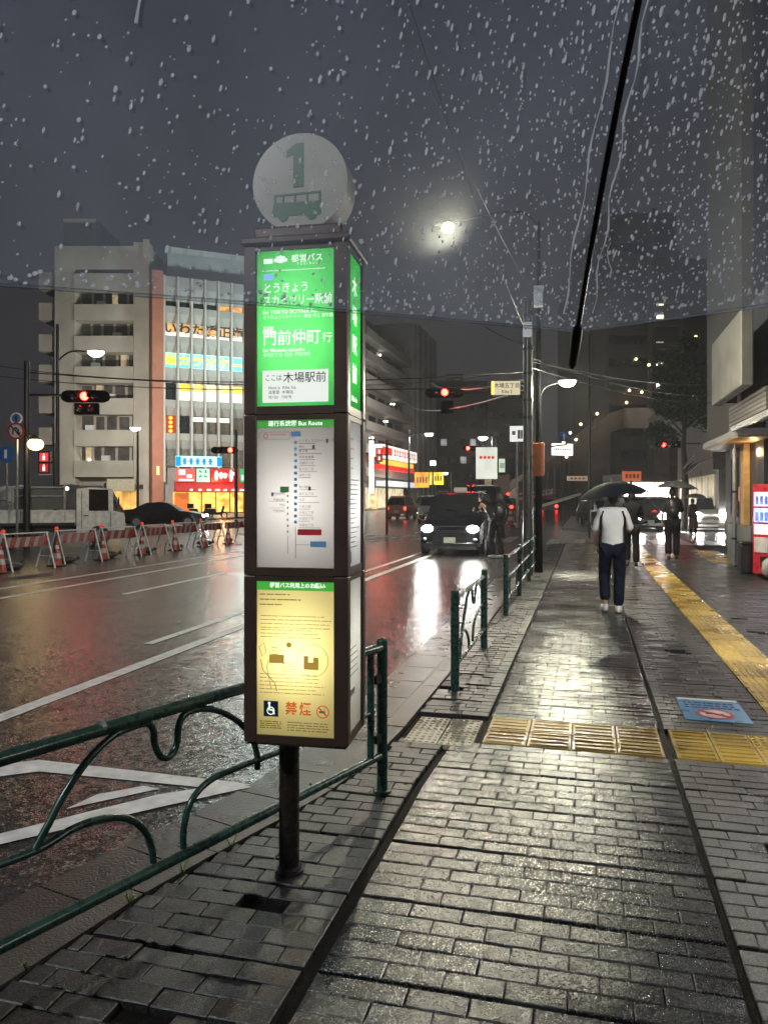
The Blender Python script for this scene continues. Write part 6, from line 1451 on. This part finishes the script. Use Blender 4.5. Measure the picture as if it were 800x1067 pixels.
def person(label, loc, heading, shirt, trousers, shoes, pose, s=1.0, hair=M_HAIR, hood=None, long_coat=None, side=None):
    h = Vector(heading); t = thing('person', label, 'person', loc, math.atan2(h.y, h.x) - PI / 2); t.scale = (s, s, s)
    J = dict(pel=(0, 0, .95), sp=(0, .01, 1.12), ch=(0, .02, 1.30), nk=(0, .02, 1.45), hb=(0, .035, 1.52),
             sl=(-.155, .0, 1.405), sr=(.155, .0, 1.405), el=(-.225, -.02, 1.13), er=(.225, -.02, 1.13), wl=(-.235, .07, .90), wr=(.235, .07, .90),
             hl=(-.085, 0, .90), hr=(.085, 0, .90), kl=(-.095, .05, .50), kr=(.095, .0, .50), al=(-.095, .0, .085), ar=(.095, -.05, .085), tl=(-.105, .13, .03), tr=(.105, .09, .03))
    J.update({k: v for k, v in pose.items() if k not in ('face', 'long_sleeve')}); V = {k: Vector(v) for k, v in J.items()}; K = list(V)
    E = [('pel', 'sp'), ('sp', 'ch'), ('ch', 'nk'), ('nk', 'hb'), ('ch', 'sl'), ('ch', 'sr'), ('sl', 'el'), ('el', 'wl'), ('sr', 'er'), ('er', 'wr'), ('pel', 'hl'), ('pel', 'hr'), ('hl', 'kl'), ('kl', 'al'), ('al', 'tl'), ('hr', 'kr'), ('kr', 'ar'), ('ar', 'tr')]
    R0 = dict(pel=(.145, .105), sp=(.13, .095), ch=(.15, .105), nk=.055, hb=.052, sl=.062, sr=.062, el=.04, er=.04, wl=.028, wr=.028, hl=.085, hr=.085, kl=.055, kr=.055, al=.038, ar=.038, tl=.035, tr=.035)
    b = MB(); b.add(*skin([V[k] for k in K], [(K.index(a), K.index(c)) for a, c in E], [R0[k] for k in K]), True)
    hd = V['hb'] + Vector((0, .02, .10)); hdir = Vector(pose.get('face', (0, 1, 0))).normalized()
    b.ell(hd, (.075, .095, .115), 18, 12); b.ell(hd + hdir * .05 - UZ * .06, (.05, .055, .05), 12, 8)
    b.ell(hd + hdir * .10 - UZ * .02, (.014, .02, .024), 8, 6)
    for sx in (-1, 1):
        b.ell(hd + Vector((sx * .077, -.005, -.01)), (.012, .025, .034), 8, 6); b.ell(hd + hdir * .088 + Vector((sx * .032, 0, .015)), (.014, .008, .008), 8, 4)
    for wk, ek in (('wl', 'el'), ('wr', 'er')):
        d = (V[wk] - V[ek]).normalized(); a = Vector((1, 0, 0)) if abs(d.x) < .8 else Vector((0, 1, 0)); f = d.cross(a).normalized()
        b.ell(V[wk] + d * .05, (.032, .036, .045), 10, 6)
        for q in range(4):
            r_ = V[wk] + d * .075 + f * (q - 1.5) * .018; n_ = a * (.02 if V[wk].x < 0 else -.02); L_ = (.06, .072, .068, .052)[q]
            b.tube([r_, r_ + d * L_ * .5 + n_ * .2, r_ + d * L_ * .85 + n_ * 1.0], [.0095, .009, .007], 6)
        b.tube([V[wk] + d * .03 - f * .03, V[wk] + d * .06 - f * .052, V[wk] + d * .095 - f * .05], [.012, .011, .008], 6)
    b.build('body', M_SKIN, t)
    Ks = ['pel', 'sp', 'ch', 'nk', 'sl', 'sr', 'el', 'er']; Es = [('pel', 'sp'), ('sp', 'ch'), ('ch', 'nk'), ('ch', 'sl'), ('ch', 'sr'), ('sl', 'el'), ('sr', 'er')]
    Rs = dict(pel=(.175, .13), sp=(.165, .125), ch=(.178, .128), nk=.066, sl=.088, sr=.088, el=.064, er=.064)
    vs, fs = skin([V[k] - (UZ * (.13 if k == 'pel' else 0)) for k in Ks], [(Ks.index(a), Ks.index(c)) for a, c in Es], [Rs[k] for k in Ks])
    b = MB(); b.add(vs, fs, True); mats = [shirt]
    if side is not None:
        mats.append(side); 
        for i, f in enumerate(b.f):
            c = sum((b.v[q] for q in f), Vector((0, 0, 0))) / len(f)
            if .138 < abs(c.x) < .172 and c.z < 1.40: b.m[i] = 1
    for v in b.v: v += Vector((math.sin(v.z * 40 + v.x * 13) * .005, math.sin(v.x * 46 + v.z * 17 + math.sin(v.z * 9) * 2) * .009 * max(0, 1.4 - v.z) * 2, 0))
    b.build('shirt', mats, t)
    if pose.get('long_sleeve'):
        for a, c in (('el', 'wl'), ('er', 'wr')):
            b = MB(); b.tube([V[a] + (V[a] - V[c]) * .05, V[a].lerp(V[c], .5), V[c]], [.066, .054, .044], 10); b.build('sleeve', shirt, t)
    Kt = ['pel', 'hl', 'hr', 'kl', 'kr', 'al', 'ar']; Et = [('pel', 'hl'), ('pel', 'hr'), ('hl', 'kl'), ('hr', 'kr'), ('kl', 'al'), ('kr', 'ar')]
    Rt = dict(pel=(.165, .128), hl=(.105, .115), hr=(.105, .115), kl=.086, kr=.086, al=.078, ar=.078)
    vs, fs = skin([V[k] for k in Kt], [(Kt.index(a), Kt.index(c)) for a, c in Et], [Rt[k] for k in Kt])
    b = MB(); b.add(vs, fs, True)
    for v in b.v: v += Vector((0, math.sin(v.z * 34 + v.x * 30) * .008, 0))
    b.build('trousers', trousers, t)
    for a, c in (('al', 'tl'), ('ar', 'tr')):
        d = V[c] - V[a]; b = MB(); m_ = V[a].lerp(V[c], .45); m_.z = min(V[a].z, V[c].z) + .012
        dd = Vector((d.x, d.y, 0)).normalized(); pp = Vector((dd.y, -dd.x, 0)); 
        b.add([m_ + pp * (.048 * math.cos(q) * (1 + .15 * math.sin(q))) + dd * .145 * math.sin(q) + UZ * zz * (1 + (.9 if zz > 0 else 0) * max(0, -math.sin(q))) for zz in (-.03, .0, .035) for q in [k2 * 2 * PI / 14 for k2 in range(14)]], [(j * 14 + i, j * 14 + (i + 1) % 14, (j + 1) * 14 + (i + 1) % 14, (j + 1) * 14 + i) for j in range(2) for i in range(14)] + [tuple(range(28, 42)), tuple(range(13, -1, -1))], True); b.build('shoe', shoes, t)
    b = MB(); b.ell(hd + UZ * .018 - hdir * .012, (.083, .102, .112), 18, 10, -.12, .5); b.ell(hd - hdir * .045 - UZ * .03, (.07, .055, .07), 14, 8); b.build('hair', hair, t)
    if long_coat:
        b = MB(); b.cyl((0, 0, .35), (0, 0, 1.05), .23, .17, 18, False); b.build('coat_skirt', long_coat, t)
    return t
def hand_umbrella(label, top, R, H, m, shaft_to, tilt=(0, 0), group=None):
    t = thing('umbrella', label, 'umbrella', top, 0, group); T = Matrix.Rotation(R_(tilt[0]), 3, 'X') @ Matrix.Rotation(R_(tilt[1]), 3, 'Y'); vs = []
    for dz in (0, -.004):
        for j in range(9):
            s = j / 8
            for i in range(32):
                a = 2 * PI * i / 32; f = (i % 4) / 4; sg = 1 - .05 * math.sin(PI * f) * s
                vs.append(T @ Vector((math.cos(a) * R * s * sg, math.sin(a) * R * s * sg, -H * s ** 2.0 + dz - .0 + .03 * math.sin(PI * f) * s * s)))
    fs = [(o + j * 32 + i, o + j * 32 + (i + 1) % 32, o + (j + 1) * 32 + (i + 1) % 32, o + (j + 1) * 32 + i) for o in (0, 288) for j in range(8) for i in range(32)]
    b = MB(); b.add(vs, fs, True); b.build('canopy', m, t)
    b = MB()
    for k in range(8):
        a = k * PI / 4; b.tube([T @ Vector((math.cos(a) * R * s, math.sin(a) * R * s, -H * s * s - .012)) for s in (0, .25, .5, .75, 1.0)], .004, 5)
    b.build('ribs', M_DARKSTEEL, t)
    e = Vector(shaft_to) - Vector(top); b = MB(); b.cyl(T @ Vector((0, 0, .06)), (0, 0, 0), .005, n=6); b.cyl((0, 0, 0), e, .006, n=8); b.build('shaft', M_GALV, t)
    b = MB(); dn = e.normalized(); b.tube([e - dn * .06, e + dn * .08, e + dn * .12 + Vector((.03, 0, 0)), e + dn * .09 + Vector((.055, 0, 0))], .012, 8); b.build('handle', M_BLACK, t)
    return t
M_WT = mat('white_cotton', (.70, .69, .66), .6, var=.06, bump=.2, bscale=14); M_NAVY = mat('navy_trousers', (.007, .010, .022), .7, bump=.3, bscale=12, spec=.1); M_DKC2 = mat('dark_cloth', (.010, .010, .012), .7, bump=.3, bscale=20, spec=.1); M_WSH = mat('white_shoe', (.7, .69, .66), .4); M_GSH = mat('grey_shoe', (.12, .12, .12), .5); M_UB = mat('black_umbrella_cloth', (.010, .013, .020), .7, var=.2, spec=.05); M_SKINP = M_SKIN
# man in white
mx, my = .36, 11.15
person('man in a white T-shirt and navy trousers walking away under a black umbrella', (mx, my, 0), (0.02, 1, 0), M_WT, M_NAVY, M_WSH,
       dict(hl=(-.09, 0, .9), hr=(.09, 0, .9), kl=(-.115, .16, .52), al=(-.105, .02, .14), tl=(-.115, .14, .045), kr=(.09, .05, .50), ar=(.075, -.03, .08), tr=(.085, .10, .03), er=(.235, .06, 1.14), wr=(.15, .22, 1.26), el=(-.24, -.01, 1.12), wl=(-.22, .12, .92)), .985)
walker = [o for o in bpy.data.objects if o.get('label', '').startswith('man in a white T-shirt')][0]
for sx in (-1, 1):
    b = MB(); b.tube([(sx * .128, -.070, 1.43), (sx * .158, -.080, 1.33), (sx * .168, -.070, 1.15), (sx * .172, -.058, .98), (sx * .176, -.050, .86)], [.012, .019, .021, .02, .016], 10); b.build('shirt_side_panel', M_DKC2, walker)
hand_umbrella('black umbrella held by the man in the white T-shirt', (mx - .02, my + .10, 1.815), .50, .22, M_UB, (mx + .15, my + .26, 1.22), (0, -7))
# companion right of him
person('person in dark clothes walking just beyond the man in white, mostly hidden by him', (1.02, 18.6, 0), (0, 1, 0), M_DKC2, M_DKC2, M_BLACK, dict(kl=(-.1, .16, .52), al=(-.1, .08, .12), long_sleeve=True, wr=(.12, .2, 1.2), er=(.22, .05, 1.15)), 1.0)
# man with backpack
bx, by = 2.14, 20.9
person('man in dark clothes with a black backpack walking away near the shops', (bx, by, 0), (0.05, 1, 0), mat('dark_grey_shirt', (.03, .03, .034), .7, spec=.1), M_DKC2, M_BLACK, dict(kl=(-.1, .02, .5), al=(-.1, -.16, .12), tl=(-.1, -.04, .03), kr=(.095, .12, .52), ar=(.09, .10, .085), tr=(.1, .24, .03), wr=(.1, .22, 1.2), er=(.22, .05, 1.14)), 1.06)
t = thing('backpack', 'black backpack on the back of the man near the shops', 'backpack', (bx, by - .16, 1.08))
b = MB(); b.ell((0, -.06, .25), (.17, .12, .27), 16, 10)
b.build('bag', M_BLACK, t); b = MB(); b.ell((0, -.15, .16), (.12, .06, .12), 12, 8); b.build('pocket', M_BLACK, t)
for s in (-1, 1): b = MB(); b.tube([(s * .09, 0, .48), (s * .11, .1, .52), (s * .12, .2, .44)], .022, 8); b.build('strap', M_DKC2, t)
hand_umbrella('translucent grey umbrella held by the man with the backpack', (bx + .14, by + .2, 2.02), .52, .2, mat('grey_umbrella_film', (.10, .10, .10), .25), (bx + .12, by + .28, 1.3), (0, 4))
# woman in long coat
p = at(722, 556, 34); p.z = ZR
person('woman in a long brown coat standing at the crossing under an umbrella', p, CR * -.3 + CF, mat('brown_coat', (.10, .04, .03), .5), M_DKC2, M_BLACK, dict(long_sleeve=True, wr=(.1, .2, 1.2), er=(.22, .05, 1.15)), .95, long_coat=MATS['brown_coat'])
hand_umbrella('pale umbrella held by the woman in the long brown coat', p + Vector((.1, .1, 1.88)), .52, .2, mat('pale_umbrella_film', (.32, .30, .27), .25), p + Vector((.1, .15, 1.2)))
# person leaning into the minivan
p = at(514, 578, 21.6); p.z = ZR
person('person in dark clothes bending down at the window of the minivan', p, (-.75, .65, 0), M_DKC2, M_DKC2, M_GSH, dict(pel=(0, -.12, .98), sp=(0, .02, 1.14), ch=(0, .22, 1.28), nk=(0, .36, 1.38), hb=(0, .42, 1.42), sl=(-.16, .26, 1.36), sr=(.16, .26, 1.36), el=(-.2, .38, 1.16), er=(.2, .38, 1.16), wl=(-.14, .55, 1.2), wr=(.14, .55, 1.2), hl=(-.09, -.1, .92), hr=(.09, -.1, .92), kl=(-.1, -.02, .5), kr=(.1, -.1, .5), al=(-.1, -.1, .085), ar=(.1, -.2, .085), tl=(-.1, .03, .03), tr=(.1, -.07, .03), long_sleeve=True), 1.12)
t = thing('shoulder_bag', 'dark bag on the back of the person bending at the minivan', 'bag', p + Vector((.12, -.05, 1.22)))
b = MB(); b.ell((.06, -.04, .08), (.2, .17, .24), 14, 8); b.build('bag', M_BLACK, t); b = MB(); b.tube([(.0, .05, .28), (-.12, .1, .38), (-.2, .15, .2)], .02, 6); b.build('strap', M_BLACK, t)

for o in bpy.data.objects:
    if '_o' in o: del o['_o']
# ================================================================= RAIN HAZE
b = MB(); b.b2((-402, -202, -1.2), (402, 402, 58))
hz = b.build('haze', []); hz['kind'] = 'stuff'
hm = bpy.data.materials.new('rain_haze'); hm.use_nodes = True; hn = hm.node_tree; hn.nodes.clear()
ho = hn.nodes.new('ShaderNodeOutputMaterial'); hv = hn.nodes.new('ShaderNodeVolumePrincipled')
hv.inputs['Color'].default_value = (.9, .92, .95, 1); hv.inputs['Density'].default_value = .0009; hv.inputs['Anisotropy'].default_value = .55
hn.links.new(hv.outputs[0], ho.inputs['Volume']); hz.data.materials.append(hm)
C.cycles.volume_bounces = 0
